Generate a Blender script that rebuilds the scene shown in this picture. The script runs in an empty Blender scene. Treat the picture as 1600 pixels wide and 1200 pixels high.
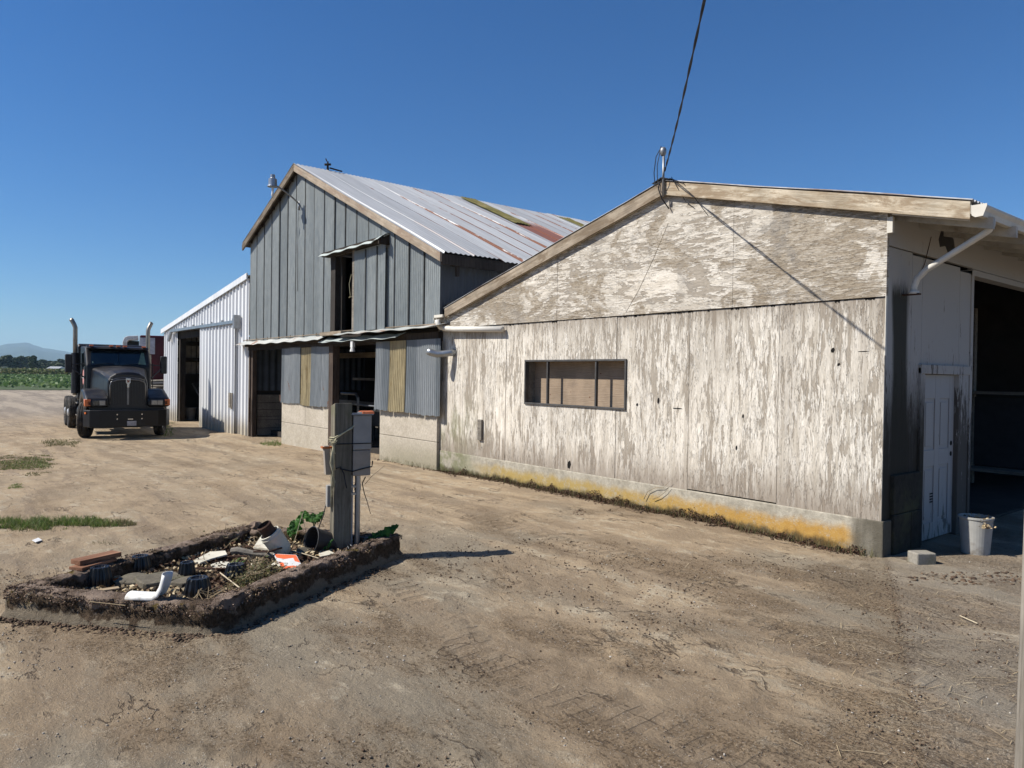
import bpy, bmesh, math, random
import numpy as np
from mathutils import Vector, Matrix, noise as mnoise
random.seed(7); RS = np.random.RandomState(7)
C = bpy.context.scene.collection
sc = bpy.context.scene
rad = math.radians
# ------------------------------------------------------------------ camera
H = 1.75
ALPHA, PITCH, ROLL, FPX = rad(51.1), rad(0.68), 0.0145, 1139.0
F0 = Vector((-math.sin(ALPHA), math.cos(ALPHA), 0)); R0 = Vector((math.cos(ALPHA), math.sin(ALPHA), 0)); U0 = Vector((0, 0, 1))
fwd = F0*math.cos(PITCH) - U0*math.sin(PITCH)
up = U0*math.cos(PITCH) + F0*math.sin(PITCH)
rgt = R0*math.cos(ROLL) + up*math.sin(ROLL)
upc = up*math.cos(ROLL) - R0*math.sin(ROLL)
cam = bpy.data.cameras.new('camera'); co = bpy.data.objects.new('camera', cam); C.objects.link(co)
M = Matrix((rgt, upc, -fwd)).transposed().to_4x4(); M.translation = Vector((0, 0, H)); co.matrix_world = M
cam.sensor_width = 36; cam.lens = 36*FPX/1600; cam.clip_end = 30000; cam.clip_start = 0.05
sc.camera = co
def ray(px, py): return (fwd + rgt*((px-800)/FPX) + upc*((600-py)/FPX))
def on_z(px, py, z=0.0):                      # point of the photograph on a level plane
    d = ray(px, py); t = (z-H)/d.z; return Vector((0, 0, H)) + d*t
def on_y(px, py, y=7.4):                      # ... on the plane of the long front wall
    d = ray(px, py); t = y/d.y; return Vector((0, 0, H)) + d*t
def on_x(px, py, x=-3.3):
    d = ray(px, py); t = x/d.x; return Vector((0, 0, H)) + d*t
# ------------------------------------------------------------------ world, sun, exposure
SR, SS = 0.58, 1.17                            # per metre of depth: shift to +X, drop
sd = Vector((SR, 1.0, -SS)).normalized()       # light travels this way
SEL = math.asin(-sd.z)
world = bpy.data.worlds.new('World'); sc.world = world; world.use_nodes = True
wn = world.node_tree; wn.nodes.clear()
sky = wn.nodes.new('ShaderNodeTexSky'); sky.sky_type = 'NISHITA'; sky.sun_disc = False
sky.sun_elevation = SEL; sky.sun_rotation = math.atan2(-sd.x, -sd.y)
sky.air_density = 1.0; sky.dust_density = 0.0; sky.ozone_density = 6.0; sky.altitude = 20
bg = wn.nodes.new('ShaderNodeBackground'); bg.inputs['Strength'].default_value = 0.05
wo = wn.nodes.new('ShaderNodeOutputWorld')
hs = wn.nodes.new('ShaderNodeHueSaturation'); hs.inputs['Saturation'].default_value = 1.20; wn.links.new(sky.outputs[0], hs.inputs['Color']); tn = wn.nodes.new('ShaderNodeMix'); tn.data_type = 'RGBA'; tn.blend_type = 'MULTIPLY'; tn.inputs[0].default_value = 1; tn.inputs[7].default_value = (.90, 1.12, 1.34, 1); wn.links.new(hs.outputs[0], tn.inputs[6]); wn.links.new(tn.outputs[2], bg.inputs[0]); wn.links.new(bg.outputs[0], wo.inputs[0])
sl = bpy.data.lights.new('sun', 'SUN'); sl.energy = 5.0; sl.angle = rad(0.5); sl.color = (1.0, 0.95, 0.87)
so = bpy.data.objects.new('sun', sl); C.objects.link(so); so.rotation_euler = sd.to_track_quat('-Z', 'Y').to_euler(); so.location = (0, 0, 30)
sc.view_settings.view_transform = 'Standard'; sc.view_settings.look = 'None'; sc.view_settings.gamma = 1
sc.view_settings.exposure = 0.64
sc.cycles.max_bounces = 6; sc.cycles.volume_bounces = 0
# ------------------------------------------------------------------ node helper
class NT:
    def __init__(s, name, rough=0.85, metal=0.0, spec=0.3):
        s.m = bpy.data.materials.new(name); s.m.use_nodes = True; s.t = s.m.node_tree
        s.b = s.t.nodes['Principled BSDF']; s.b.inputs['Roughness'].default_value = rough
        s.b.inputs['Metallic'].default_value = metal; s.b.inputs['Specular IOR Level'].default_value = spec
        s._p = None
    def put(s, sock, v):
        if isinstance(v, bpy.types.NodeSocket): s.t.links.new(v, sock)
        elif isinstance(v, (tuple, list)) and len(v) == 3 and sock.type == 'RGBA': sock.default_value = (*v, 1)
        else: sock.default_value = v
    def pos(s):
        if s._p is None: s._p = s.t.nodes.new('ShaderNodeNewGeometry').outputs['Position']
        return s._p
    def obj(s): return s.t.nodes.new('ShaderNodeTexCoord').outputs['Object']
    def rnd(s): return s.t.nodes.new('ShaderNodeObjectInfo').outputs['Random']
    def island(s): return s.t.nodes.new('ShaderNodeNewGeometry').outputs['Random Per Island']
    def xyz(s, v):
        n = s.t.nodes.new('ShaderNodeSeparateXYZ'); s.put(n.inputs[0], v); return n.outputs
    def map(s, v, sc=(1, 1, 1), loc=(0, 0, 0), rot=(0, 0, 0)):
        n = s.t.nodes.new('ShaderNodeMapping'); s.put(n.inputs[0], v)
        n.inputs['Scale'].default_value = sc; n.inputs['Location'].default_value = loc; n.inputs['Rotation'].default_value = rot; return n.outputs[0]
    def noise(s, v, scale=1, detail=4, rough=0.55, dist=0):
        n = s.t.nodes.new('ShaderNodeTexNoise'); s.put(n.inputs['Vector'], v)
        n.inputs['Scale'].default_value = scale; n.inputs['Detail'].default_value = detail
        n.inputs['Roughness'].default_value = rough; n.inputs['Distortion'].default_value = dist; return n.outputs[0]
    def voro(s, v, scale=1, feat='F1', out=0):
        n = s.t.nodes.new('ShaderNodeTexVoronoi'); n.feature = feat; s.put(n.inputs['Vector'], v); n.inputs['Scale'].default_value = scale; return n.outputs[out]
    def wave(s, v, scale=1, dist=0, detail=2, dscale=1, d='X'):
        n = s.t.nodes.new('ShaderNodeTexWave'); n.bands_direction = d; s.put(n.inputs['Vector'], v); n.inputs['Scale'].default_value = scale
        n.inputs['Distortion'].default_value = dist; n.inputs['Detail'].default_value = detail; n.inputs['Detail Scale'].default_value = dscale; return n.outputs[1]
    def white(s, v, dim='1D'):
        n = s.t.nodes.new('ShaderNodeTexWhiteNoise'); n.noise_dimensions = dim
        s.put(n.inputs['W' if dim == '1D' else 'Vector'], v); return n.outputs[0]
    def ma(s, op, a, b=0.0, c=0.0, clamp=False):
        n = s.t.nodes.new('ShaderNodeMath'); n.operation = op; n.use_clamp = clamp
        s.put(n.inputs[0], a); s.put(n.inputs[1], b); s.put(n.inputs[2], c); return n.outputs[0]
    def rng(s, v, a, b, c=0.0, d=1.0, smooth=True):
        n = s.t.nodes.new('ShaderNodeMapRange'); n.interpolation_type = 'SMOOTHSTEP' if smooth else 'LINEAR'
        for i, q in enumerate((v, a, b, c, d)): s.put(n.inputs[i], q)
        return n.outputs[0]
    def mix(s, f, a, b, mode='MIX'):
        n = s.t.nodes.new('ShaderNodeMix'); n.data_type = 'RGBA'; n.blend_type = mode
        s.put(n.inputs[0], f); s.put(n.inputs[6], a); s.put(n.inputs[7], b); return n.outputs[2]
    def hsv(s, col, v=1.0, sat=1.0, hue=0.5):
        n = s.t.nodes.new('ShaderNodeHueSaturation'); s.put(n.inputs['Color'], col); s.put(n.inputs['Value'], v); s.put(n.inputs['Saturation'], sat); s.put(n.inputs['Hue'], hue); return n.outputs[0]
    def bump(s, h, dist=0.01, strength=1.0):
        n = s.t.nodes.new('ShaderNodeBump'); s.put(n.inputs['Height'], h); n.inputs['Distance'].default_value = dist
        n.inputs['Strength'].default_value = strength; s.t.links.new(n.outputs[0], s.b.inputs['Normal'])
    def col(s, c): s.put(s.b.inputs['Base Color'], s.hsv(c, .78))       # keeps every paint and soil at a real-world albedo
    def rough(s, v): s.put(s.b.inputs['Roughness'], v)

def simple(name, c, rough=0.8, metal=0.0, var=0.25, nscale=6, bump=0.0, spec=0.3, dirt=None, dirt_amt=0.5, stretch=(1, 1, 1), coat=0.0):
    n = NT(name, rough, metal, spec); v = n.map(n.obj(), stretch)
    a = n.noise(v, nscale, 6, 0.65)
    col = n.hsv(c, n.rng(a, 0.25, 0.75, 1-var, 1+var))
    if dirt:
        b = n.noise(v, nscale*0.35, 8, 0.7)
        col = n.mix(n.rng(b, 0.62-dirt_amt*0.3, 0.74-dirt_amt*0.12), col, dirt)
    n.col(col)
    if coat: n.b.inputs['Coat Weight'].default_value = coat; n.b.inputs['Coat Roughness'].default_value = 0.12
    if bump: n.bump(n.noise(v, nscale*3, 6, 0.7), bump)
    return n.m
MT = {}
# ------------------------------------------------------------------ mesh helper
def tag(o, label=None, cat=None, group=None, kind=None):
    if label: o['label'] = label
    if cat: o['category'] = cat
    if group: o['group'] = group
    if kind: o['kind'] = kind
    return o
def thing(name, label, cat, loc=(0, 0, 0), rz=0, group=None):
    o = bpy.data.objects.new(name, None); C.objects.link(o); o.location = loc; o.rotation_euler = (0, 0, rz)
    o.empty_display_size = 0.2; o['w'] = 1 if rz == 0 else 0
    return tag(o, label, cat, group)
class MB:
    def __init__(s): s.v = []; s.f = []; s.mi = []; s.pr = []
    def add(s, vs, fs, mi=0):
        s.pr.append((len(s.v), len(s.f))); b = len(s.v); s.v.extend([tuple(p) for p in vs]); s.f.extend([tuple(i+b for i in f) for f in fs]); s.mi.extend([mi]*len(fs)); return s
    def box(s, lo, hi, mi=0, M=None):
        x0, y0, z0 = lo; x1, y1, z1 = hi
        vs = [Vector(p) for p in ((x0, y0, z0), (x1, y0, z0), (x1, y1, z0), (x0, y1, z0), (x0, y0, z1), (x1, y0, z1), (x1, y1, z1), (x0, y1, z1))]
        if M is not None: vs = [M @ p for p in vs]
        return s.add(vs, [(0, 3, 2, 1), (4, 5, 6, 7), (0, 1, 5, 4), (1, 2, 6, 5), (2, 3, 7, 6), (3, 0, 4, 7)], mi)
    def prism(s, pts, a, b, axis='y', mi=0):
        # pts 2-D polygon; axis = extrusion axis between a and b
        def mk(p, q):
            return {'y': (p[0], q, p[1]), 'x': (q, p[0], p[1]), 'z': (p[0], p[1], q)}[axis]
        n = len(pts); vs = [mk(p, a) for p in pts] + [mk(p, b) for p in pts]
        fs = [tuple(range(n)), tuple(range(2*n-1, n-1, -1))] + [(i, (i+1) % n + 0, (i+1) % n + n, i+n) for i in range(n)]
        return s.add(vs, fs, mi)
    def tube(s, pts, r, n=10, mi=0, cap=True):
        pts = [Vector(p) for p in pts]; rr = r if isinstance(r, (list, tuple)) else [r]*len(pts)
        vs = []; prev = None
        for i, p in enumerate(pts):
            t = (pts[min(i+1, len(pts)-1)] - pts[max(i-1, 0)]).normalized()
            if prev is None:
                a = Vector((0, 0, 1)) if abs(t.z) < 0.9 else Vector((1, 0, 0)); u = t.cross(a).normalized()
            else: u = (prev - t*prev.dot(t)).normalized()
            prev = u; w = t.cross(u)
            for k in range(n):
                an = 2*math.pi*k/n; vs.append(p + (u*math.cos(an) + w*math.sin(an))*rr[i])
        fs = [(i*n+k, i*n+(k+1) % n, (i+1)*n+(k+1) % n, (i+1)*n+k) for i in range(len(pts)-1) for k in range(n)]
        if cap: fs += [tuple(range(n-1, -1, -1)), tuple(range((len(pts)-1)*n, len(pts)*n))]
        return s.add(vs, fs, mi)
    def lathe(s, prof, origin=(0, 0, 0), axis=(0, 0, 1), n=24, mi=0, ripple=None):
        ax = Vector(axis).normalized(); a = Vector((0, 0, 1)) if abs(ax.z) < 0.9 else Vector((1, 0, 0)); u = ax.cross(a).normalized(); w = ax.cross(u); o = Vector(origin); vs = []
        for i, (r, h) in enumerate(prof):
            for k in range(n):
                an = 2*math.pi*k/n; q = r*(ripple(k, i) if ripple else 1); vs.append(o + ax*h + (u*math.cos(an) + w*math.sin(an))*q)
        fs = [(i*n+k, i*n+(k+1) % n, (i+1)*n+(k+1) % n, (i+1)*n+k) for i in range(len(prof)-1) for k in range(n)]
        return s.add(vs, fs, mi)
    def grid(s, P, mi=0):
        nr, nc = len(P), len(P[0])
        return s.add([q for r in P for q in r], [(i*nc+j, i*nc+j+1, (i+1)*nc+j+1, (i+1)*nc+j) for i in range(nr-1) for j in range(nc-1)], mi)
    def build(s, name, mats, parent=None, smooth=False, bevel=0, seg=2, solid=0, fix=True, subs=0, each=False):
        if each and len(s.pr) > 1:      # every primitive becomes an object of its own
            out = []; pr = s.pr+[(len(s.v), len(s.f))]
            for (v0, f0), (v1, f1) in zip(pr[:-1], pr[1:]):
                m = MB(); m.v = s.v[v0:v1]; m.f = [tuple(i-v0 for i in f) for f in s.f[f0:f1]]; m.mi = s.mi[f0:f1]; m.pr = [(0, 0)]
                out.append(m.build(name, mats, parent, smooth, bevel, seg, solid, fix, subs))
            return out
        me = bpy.data.meshes.new(name); v = s.v
        if parent is not None and parent.get('w') == 1:
            L = parent.location; v = [(p[0]-L.x, p[1]-L.y, p[2]-L.z) for p in v]
        me.from_pydata(v, [], s.f); mats = mats if isinstance(mats, list) else [mats]
        for m in mats: me.materials.append(m)
        me.polygons.foreach_set('material_index', s.mi)
        if fix:
            bm = bmesh.new(); bm.from_mesh(me); bmesh.ops.recalc_face_normals(bm, faces=bm.faces); bm.to_mesh(me); bm.free()
        if smooth: me.polygons.foreach_set('use_smooth', [True]*len(me.polygons))
        o = bpy.data.objects.new(name, me); C.objects.link(o)
        if parent is not None:
            o.parent = parent
            if parent.get('w') == 1: o['w'] = 1; o['wl'] = 1
        if solid: q = o.modifiers.new('s', 'SOLIDIFY'); q.thickness = solid; q.offset = 0
        if bevel: q = o.modifiers.new('b', 'BEVEL'); q.width = bevel; q.segments = seg; q.limit_method = 'ANGLE'; q.angle_limit = rad(35)
        if subs: q = o.modifiers.new('u', 'SUBSURF'); q.levels = subs; q.render_levels = subs
        return o
def sub(mb, name, mats, part, root, **k):      # a sub-part given in the root's frame
    if root.get('w') == 1:
        L = root.location; mb.v = [(p[0]-L.x, p[1]-L.y, p[2]-L.z) for p in mb.v]
    o = mb.build(name, mats, None, **k)
    for q in (o if isinstance(o, list) else [o]): q.parent = part
    return o
def fastmesh(name, V, Fq, mats, parent=None, mi=None, smooth=False):
    V = np.asarray(V, dtype=np.float32).reshape(-1, 3); Fq = np.asarray(Fq, dtype=np.int32); k = Fq.shape[1]
    if parent is not None and parent.get('w') == 1: V = V - np.array(parent.location, dtype=np.float32)
    me = bpy.data.meshes.new(name); me.vertices.add(len(V)); me.vertices.foreach_set('co', V.ravel())
    me.loops.add(Fq.size); me.loops.foreach_set('vertex_index', Fq.ravel()); me.polygons.add(len(Fq))
    me.polygons.foreach_set('loop_start', np.arange(0, Fq.size, k, dtype=np.int32)); me.polygons.foreach_set('loop_total', np.full(len(Fq), k, dtype=np.int32))
    for m in (mats if isinstance(mats, list) else [mats]): me.materials.append(m)
    if mi is not None: me.polygons.foreach_set('material_index', np.asarray(mi, dtype=np.int32))
    if smooth: me.polygons.foreach_set('use_smooth', np.ones(len(Fq), dtype=bool))
    me.update(calc_edges=True); me.validate()
    o = bpy.data.objects.new(name, me); C.objects.link(o)
    if parent is not None: o.parent = parent
    return o
def leaves(P, size, aspect=1.6, flat=0.5, rs=RS):
    """leaf-shaped quads at points P (n,3)"""
    n = len(P); size = np.broadcast_to(size, (n,))
    a = rs.uniform(0, 2*np.pi, n); tilt = rs.normal(0, 1, (n, 3)); tilt[:, 2] += flat*3; nn = tilt/np.linalg.norm(tilt, axis=1)[:, None]
    u = np.stack([np.cos(a), np.sin(a), rs.uniform(-.3, .3, n)], 1); u -= nn*(u*nn).sum(1)[:, None]; u /= np.linalg.norm(u, axis=1)[:, None]
    w = np.cross(nn, u); S = size[:, None]
    V = np.stack([P-u*S*aspect*.5, P+w*S*.5-u*S*.1, P+u*S*aspect*.5, P-w*S*.5-u*S*.1], 1)
    return V.reshape(-1, 3), np.arange(n*4).reshape(-1, 4)
def blades(P, h, w, lean=0.5, rs=RS):
    n = len(P); h = np.broadcast_to(h, (n,)); a = rs.uniform(0, 2*np.pi, n); b = rs.uniform(0, 2*np.pi, n)
    d = np.stack([np.cos(a), np.sin(a), 0*a], 1); l = np.stack([np.cos(b), np.sin(b), 0*b], 1)*(rs.uniform(0, lean, n)*h)[:, None]
    up_ = np.zeros((n, 3)); up_[:, 2] = h
    V = np.stack([P-d*w/2, P+d*w/2, P+d*w*.35+up_*.6+l*.4, P-d*w*.35+up_*.6+l*.4, P+up_+l+d*w*.08, P+up_+l-d*w*.08], 1).reshape(-1, 3)
    i = np.arange(n)[:, None]*6; Fq = np.concatenate([i+np.array([0, 1, 2, 3]), i+np.array([3, 2, 4, 5])], 0); return V, Fq
# value noise in numpy
_T = RS.rand(256, 256)
def vn(x, y):
    xi = np.floor(x).astype(int); yi = np.floor(y).astype(int); fx = x-xi; fy = y-yi; fx = fx*fx*(3-2*fx); fy = fy*fy*(3-2*fy)
    g = lambda a, b: _T[a & 255, b & 255]
    return (g(xi, yi)*(1-fx)+g(xi+1, yi)*fx)*(1-fy)+(g(xi, yi+1)*(1-fx)+g(xi+1, yi+1)*fx)*fy - .5
def fbm(x, y, o=4, g=.5):
    s = 0; a = 1
    for i in range(o): s = s+a*vn(x*2**i+17.3*i, y*2**i+5.1*i); a *= g
    return s
def smooth(a, b, x): t = np.clip((x-a)/(b-a), 0, 1); return t*t*(3-2*t)
GL = -0.14
def gz(x, y):
    x = np.asarray(x, dtype=float); y = np.asarray(y, dtype=float)
    base = GL*smooth(-10.5, -20, x)
    r = np.hypot(x, y)
    amp = 1-smooth(60, 400, r)
    return base + amp*(0.028*fbm(x*.55, y*.55, 3) + 0.012*fbm(x*3.1, y*3.1, 4, .6))
def gz1(x, y): return float(gz(x, y))
# ================================================================== MATERIALS
def m_ground():
    n = NT('dirt', 0.95, 0, 0.12); p = n.pos(); X, Y, Z = n.xyz(p)
    big = n.noise(n.map(p, (.30, .55, 1), rot=(0, 0, .25)), 1, 6, .6, .3)
    trk = n.noise(n.map(p, (.22, 2.0, 1), rot=(0, 0, -.10)), 1, 7, .62, .35)        # wheel-smoothed lanes along the drive
    med = n.noise(p, 1.7, 8, .62, .2); m3 = n.noise(n.map(p, (1, 1.5, 1)), 4.5, 8, .68, .3)
    fine = n.noise(p, 30, 8, .8); st = n.noise(p, 55, 6, .85); grit = n.noise(p, 140, 3, .8)
    sand = (.47, .362, .238); pack = (.325, .248, .166); grey = (.30, .258, .192); pale = (.54, .46, .335)
    far = n.rng(n.ma('MULTIPLY', X, -1), 4.5, 9.5)
    right = n.rng(X, -5.0, -2.2)
    lane = n.ma('ADD', n.ma('MULTIPLY', trk, .6), n.ma('MULTIPLY', med, .4))
    c = n.mix(n.rng(n.ma('ADD', lane, n.ma('MULTIPLY', far, .06)), .45, .60), pack, sand); scf = n.noise(n.map(p, (.45, 2.6, 1), (2, 8, 0), (0, 0, -.12)), 1, 8, .72, .6); c = n.mix(n.ma('MULTIPLY', n.ma('MULTIPLY', n.rng(scf, .52, .62), far), .62), c, (.255, .195, .14))
    c = n.mix(n.ma('MULTIPLY', n.rng(big, .47, .60), n.rng(far, 0, 1, .85, .25)), c, grey)
    c = n.mix(n.ma('MULTIPLY', n.rng(n.ma('ADD', n.ma('MULTIPLY', m3, .5), n.ma('MULTIPLY', lane, .5)), .52, .60), .85), c, pale)
    soil = n.ma('ADD', n.ma('MULTIPLY', n.noise(n.map(p, (.5, .9, 1), (3, 7, 0), (0, 0, .5)), 1.2, 8, .68, .5), .75), n.ma('MULTIPLY', m3, .25))
    soil = n.ma('ADD', soil, n.ma('MULTIPLY', right, .045))
    soilm = n.ma('MULTIPLY', n.rng(soil, .48, .60), n.rng(far, 0, 1, 1, .55))
    c = n.mix(n.ma('MULTIPLY', soilm, .52), c, (.25, .172, .10))                  # brown stain
    dark = n.rng(n.ma('ADD', st, n.ma('MULTIPLY', soilm, .10)), .61, .67)            # crumbs gather in the soiled patches
    c = n.mix(n.ma('MULTIPLY', dark, .72), c, (.13, .09, .06))
    JA, JB = on_z(1387, 884), on_z(1447, 1200); jx, jy = JB.x-JA.x, JB.y-JA.y; jl_ = math.hypot(jx, jy); jn = (-jy/jl_, jx/jl_)      # slab joint
    jd = n.ma('ADD', n.ma('ADD', n.ma('MULTIPLY', X, jn[0]), n.ma('MULTIPLY', Y, jn[1])), -(JA.x*jn[0]+JA.y*jn[1])); jd = n.ma('ADD', jd, n.ma('MULTIPLY', n.ma('SUBTRACT', med, .5), .12))
    slab = n.ma('MULTIPLY', n.rng(jd, -.02, .03), n.rng(m3, .35, .6, .25, .75)); c = n.mix(n.ma('MULTIPLY', slab, .5), c, (.37, .325, .265))
    jm = n.rng(n.ma('ABSOLUTE', jd), .05, .005); c = n.mix(n.ma('MULTIPLY', jm, n.rng(st, .48, .58, .12, .8)), c, (.12, .085, .055))
    tv = n.ma('ADD', n.ma('ADD', Y, n.ma('MULTIPLY', X, .16)), n.ma('MULTIPLY', n.noise(n.map(p, (.25, .25, 1)), 1, 2), 2.2))
    tb = n.ma('ADD', n.rng(n.ma('ABSOLUTE', n.ma('SUBTRACT', tv, 3.55)), .17, .11), n.rng(n.ma('ABSOLUTE', n.ma('SUBTRACT', tv, 5.35)), .17, .11)); tb = n.ma('MULTIPLY', tb, n.rng(med, .40, .55))
    lug = n.wave(n.map(p, (1, .35, 1)), 2.3, 1.2, 2, 1.5); tread = n.ma('MULTIPLY', tb, n.rng(lug, .35, .65)); c = n.mix(n.ma('MULTIPLY', tread, .28), c, (.17, .125, .085))
    lt = n.rng(n.ma('ADD', n.noise(n.map(p, (1, 1, 1), (5, 5, 5)), 70, 5, .85), n.ma('MULTIPLY', n.rng(m3, .45, .62), .06)), .625, .67)
    c = n.mix(n.ma('MULTIPLY', lt, .65), c, (.66, .58, .47))
    c = n.hsv(c, n.rng(grit, .3, .7, .80, 1.2, False))
    v = n.voro(p, 85); vc = n.voro(p, 85, out=1)
    peb = n.ma('MULTIPLY', n.rng(v, .32, .20), n.rng(n.xyz(vc)[0], .80, .84)); c = n.mix(n.ma('MULTIPLY', peb, .75), c, (.62, .57, .49))
    cr = n.ma('ABSOLUTE', n.ma('SUBTRACT', n.noise(n.map(p, (.55, 1.3, 1), (4, 2, 0), (0, 0, .3)), 1.1, 8, .58, .3), .5))
    crk = n.ma('MULTIPLY', n.rng(cr, .008, .001), n.rng(med, .47, .58)); c = n.mix(n.ma('MULTIPLY', crk, .7), c, (.085, .06, .045))
    yard = n.ma('MULTIPLY', n.rng(X, -26, -40), .85); yn = n.noise(n.map(p, (.10, .9, 1)), 1, 7, .7, .5); yc = n.mix(n.rng(yn, .4, .6), (.25, .215, .18), (.42, .36, .285))
    c = n.mix(yard, c, yc); churn = n.ma('MULTIPLY', n.ma('MULTIPLY', n.rng(X, -24, -27), n.rng(X, -36, -31)), n.ma('MULTIPLY', n.rng(Y, 2.2, 1.2), n.rng(n.noise(p, 1.2, 6, .7), .40, .55)))
    c = n.mix(n.ma('MULTIPLY', churn, .8), c, (.13, .085, .055))
    n.col(c)
    h = n.ma('ADD', n.ma('MULTIPLY', fine, .8), n.ma('ADD', n.ma('MULTIPLY', grit, .25), n.ma('MULTIPLY', med, .8)))
    h = n.ma('ADD', h, n.ma('ADD', n.ma('MULTIPLY', peb, .35), n.ma('MULTIPLY', dark, .25))); h = n.ma('ADD', h, n.ma('ADD', n.ma('MULTIPLY', trk, .8), n.ma('ADD', n.ma('MULTIPLY', m3, 1.0), n.ma('ADD', n.ma('MULTIPLY', crk, -.5), n.ma('MULTIPLY', tread, -.55)))))
    n.bump(h, 0.026); return n.m
MT['ground'] = m_ground()
def m_paint(vert=True, name='peeling_paint'):
    n = NT(name, 0.85, 0, .2); p = n.pos(); X, Y, Z = n.xyz(p); A, SU, MU = 'ADD', 'SUBTRACT', 'MULTIPLY'
    pid = n.white(n.ma('FLOOR', n.ma('DIVIDE', n.ma('ADD', X, .35), 1.22)))
    if vert: sf, sb, sg, sc2, sd = (34, 34, 4.6), (15, 15, 2.1), (150, 150, 16), (70, 70, 5), (1.9, 1.9, .50)
    else: sf, sb, sg, sc2, sd = (4.6, 4.6, 26), (2.2, 2.2, 9), (22, 22, 130), (9, 9, 70), (.9, .9, 1.3)
    N = lambda sc_, off=(0, 0, 0), det=5, r=.6, d=.2: n.noise(n.map(p, sc_, off), 1, det, r, d)
    F, B, G, K = N(sf, det=5, r=.62), N(sb, (7, 2, 5), 7, .68, .5), N(sg, det=3, r=.7), N(sc2, (3, 3, 3), 6, .78)
    band = N(sd, (1, 4, 2), 5, .6, .4); band2 = N(tuple(q*1.5 for q in sd), (9, 1, 6), 6, .62, .6); low = N((.5, .5, .6), (3, 0, 8), 4, .55, .3)
    base = n.mix(n.rng(N(tuple(q*.45 for q in sf), (5, 5, 1), 6, .65), .35, .65), (.58, .525, .44), (.76, .705, .615))
    base = n.hsv(base, n.rng(low, .35, .65, .86, 1.10)); base = n.hsv(base, n.rng(pid, 0, 1, .93, 1.06))
    bv = n.ma(A, B, n.ma(MU, n.ma(SU, band2, .5), .75)); bare = n.rng(bv, .535 if vert else .505, .56 if vert else .53)
    wood = n.mix(n.rng(K, .35, .65), (.27, .23, .18), (.44, .385, .315))
    c = n.mix(n.ma(MU, bare, .85), base, wood)
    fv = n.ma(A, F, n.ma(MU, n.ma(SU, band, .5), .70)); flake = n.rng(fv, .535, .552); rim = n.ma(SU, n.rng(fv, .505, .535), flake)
    c = n.mix(n.ma(MU, n.ma('MAXIMUM', rim, 0.0), .38), c, (.22, .185, .14))  # flake rims darkened: painted shadow of the curled edges, with some edge dirt
    fl = n.hsv(n.mix(n.rng(K, .35, .65), (.73, .665, .56), (.86, .82, .745)), n.rng(G, .3, .65, .88, 1.05)); c = n.mix(n.ma(MU, flake, .88), c, fl)
    c = n.hsv(c, n.rng(G, .28, .7, .80, 1.13))
    c = n.mix(n.rng(K, .585, .64, 0, .70), c, (.16, .125, .09))                                  # fine checks along the grain
    if vert:
        gr = N((5.5, 5.5, .32), (2, 2, 2), 5, .6); c = n.mix(n.ma(MU, n.rng(gr, .50, .66), .38), c, (.27, .225, .175))          # run-down grime
        top = n.ma(MU, n.rng(n.ma(A, Z, n.ma(MU, gr, .5)), 2.55, 2.85), .55); c = n.mix(top, c, (.25, .205, .16))
        al = n.ma(MU, n.rng(X, -9.6, -10.9), n.ma(MU, n.rng(Z, 1.6, .6), n.rng(band2, .42, .60))); c = n.mix(n.ma(MU, al, .6), c, (.20, .22, .085))
        foot = n.ma(MU, n.rng(n.ma(A, Z, n.ma(MU, B, -.9)), .45, -.1), .75); c = n.mix(foot, c, (.27, .22, .17))
    else:
        w = n.wave(n.map(p, (.5, .5, 3.2)), 5.5, 9, 3, .55, 'Z'); c = n.mix(n.ma(MU, n.rng(w, .55, .95), n.rng(band, .46, .58, 0, .6)), c, (.31, .26, .20))
        br = n.ma(A, N((1.1, 1, 1.9), (6, 0, 3), 8, .66, .9), n.ma(A, n.ma(MU, n.rng(X, -4.9, -4.1), .13), n.ma(MU, n.rng(X, -8.2, -9.2), .07)))
        c = n.mix(n.ma(MU, n.rng(br, .545, .585), n.rng(K, .62, .40, .35, .85)), c, n.mix(n.rng(G, .35, .65), (.19, .145, .095), (.36, .295, .21)))
        gy = n.rng(N((1.3, 1, 1.3), (2, 2, 9), 7, .7, .6), .52, .64, 0, .55); c = n.mix(gy, c, (.27, .25, .225))
    n.col(c); n.bump(n.ma(A, n.ma(A, n.ma(MU, flake, .9), n.ma(MU, bare, -.5)), n.ma(MU, G, .5)), .004)
    return n.m
MT['paint_v'] = m_paint(True); MT['paint_h'] = m_paint(False, 'peeling_gable_paint')
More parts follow.
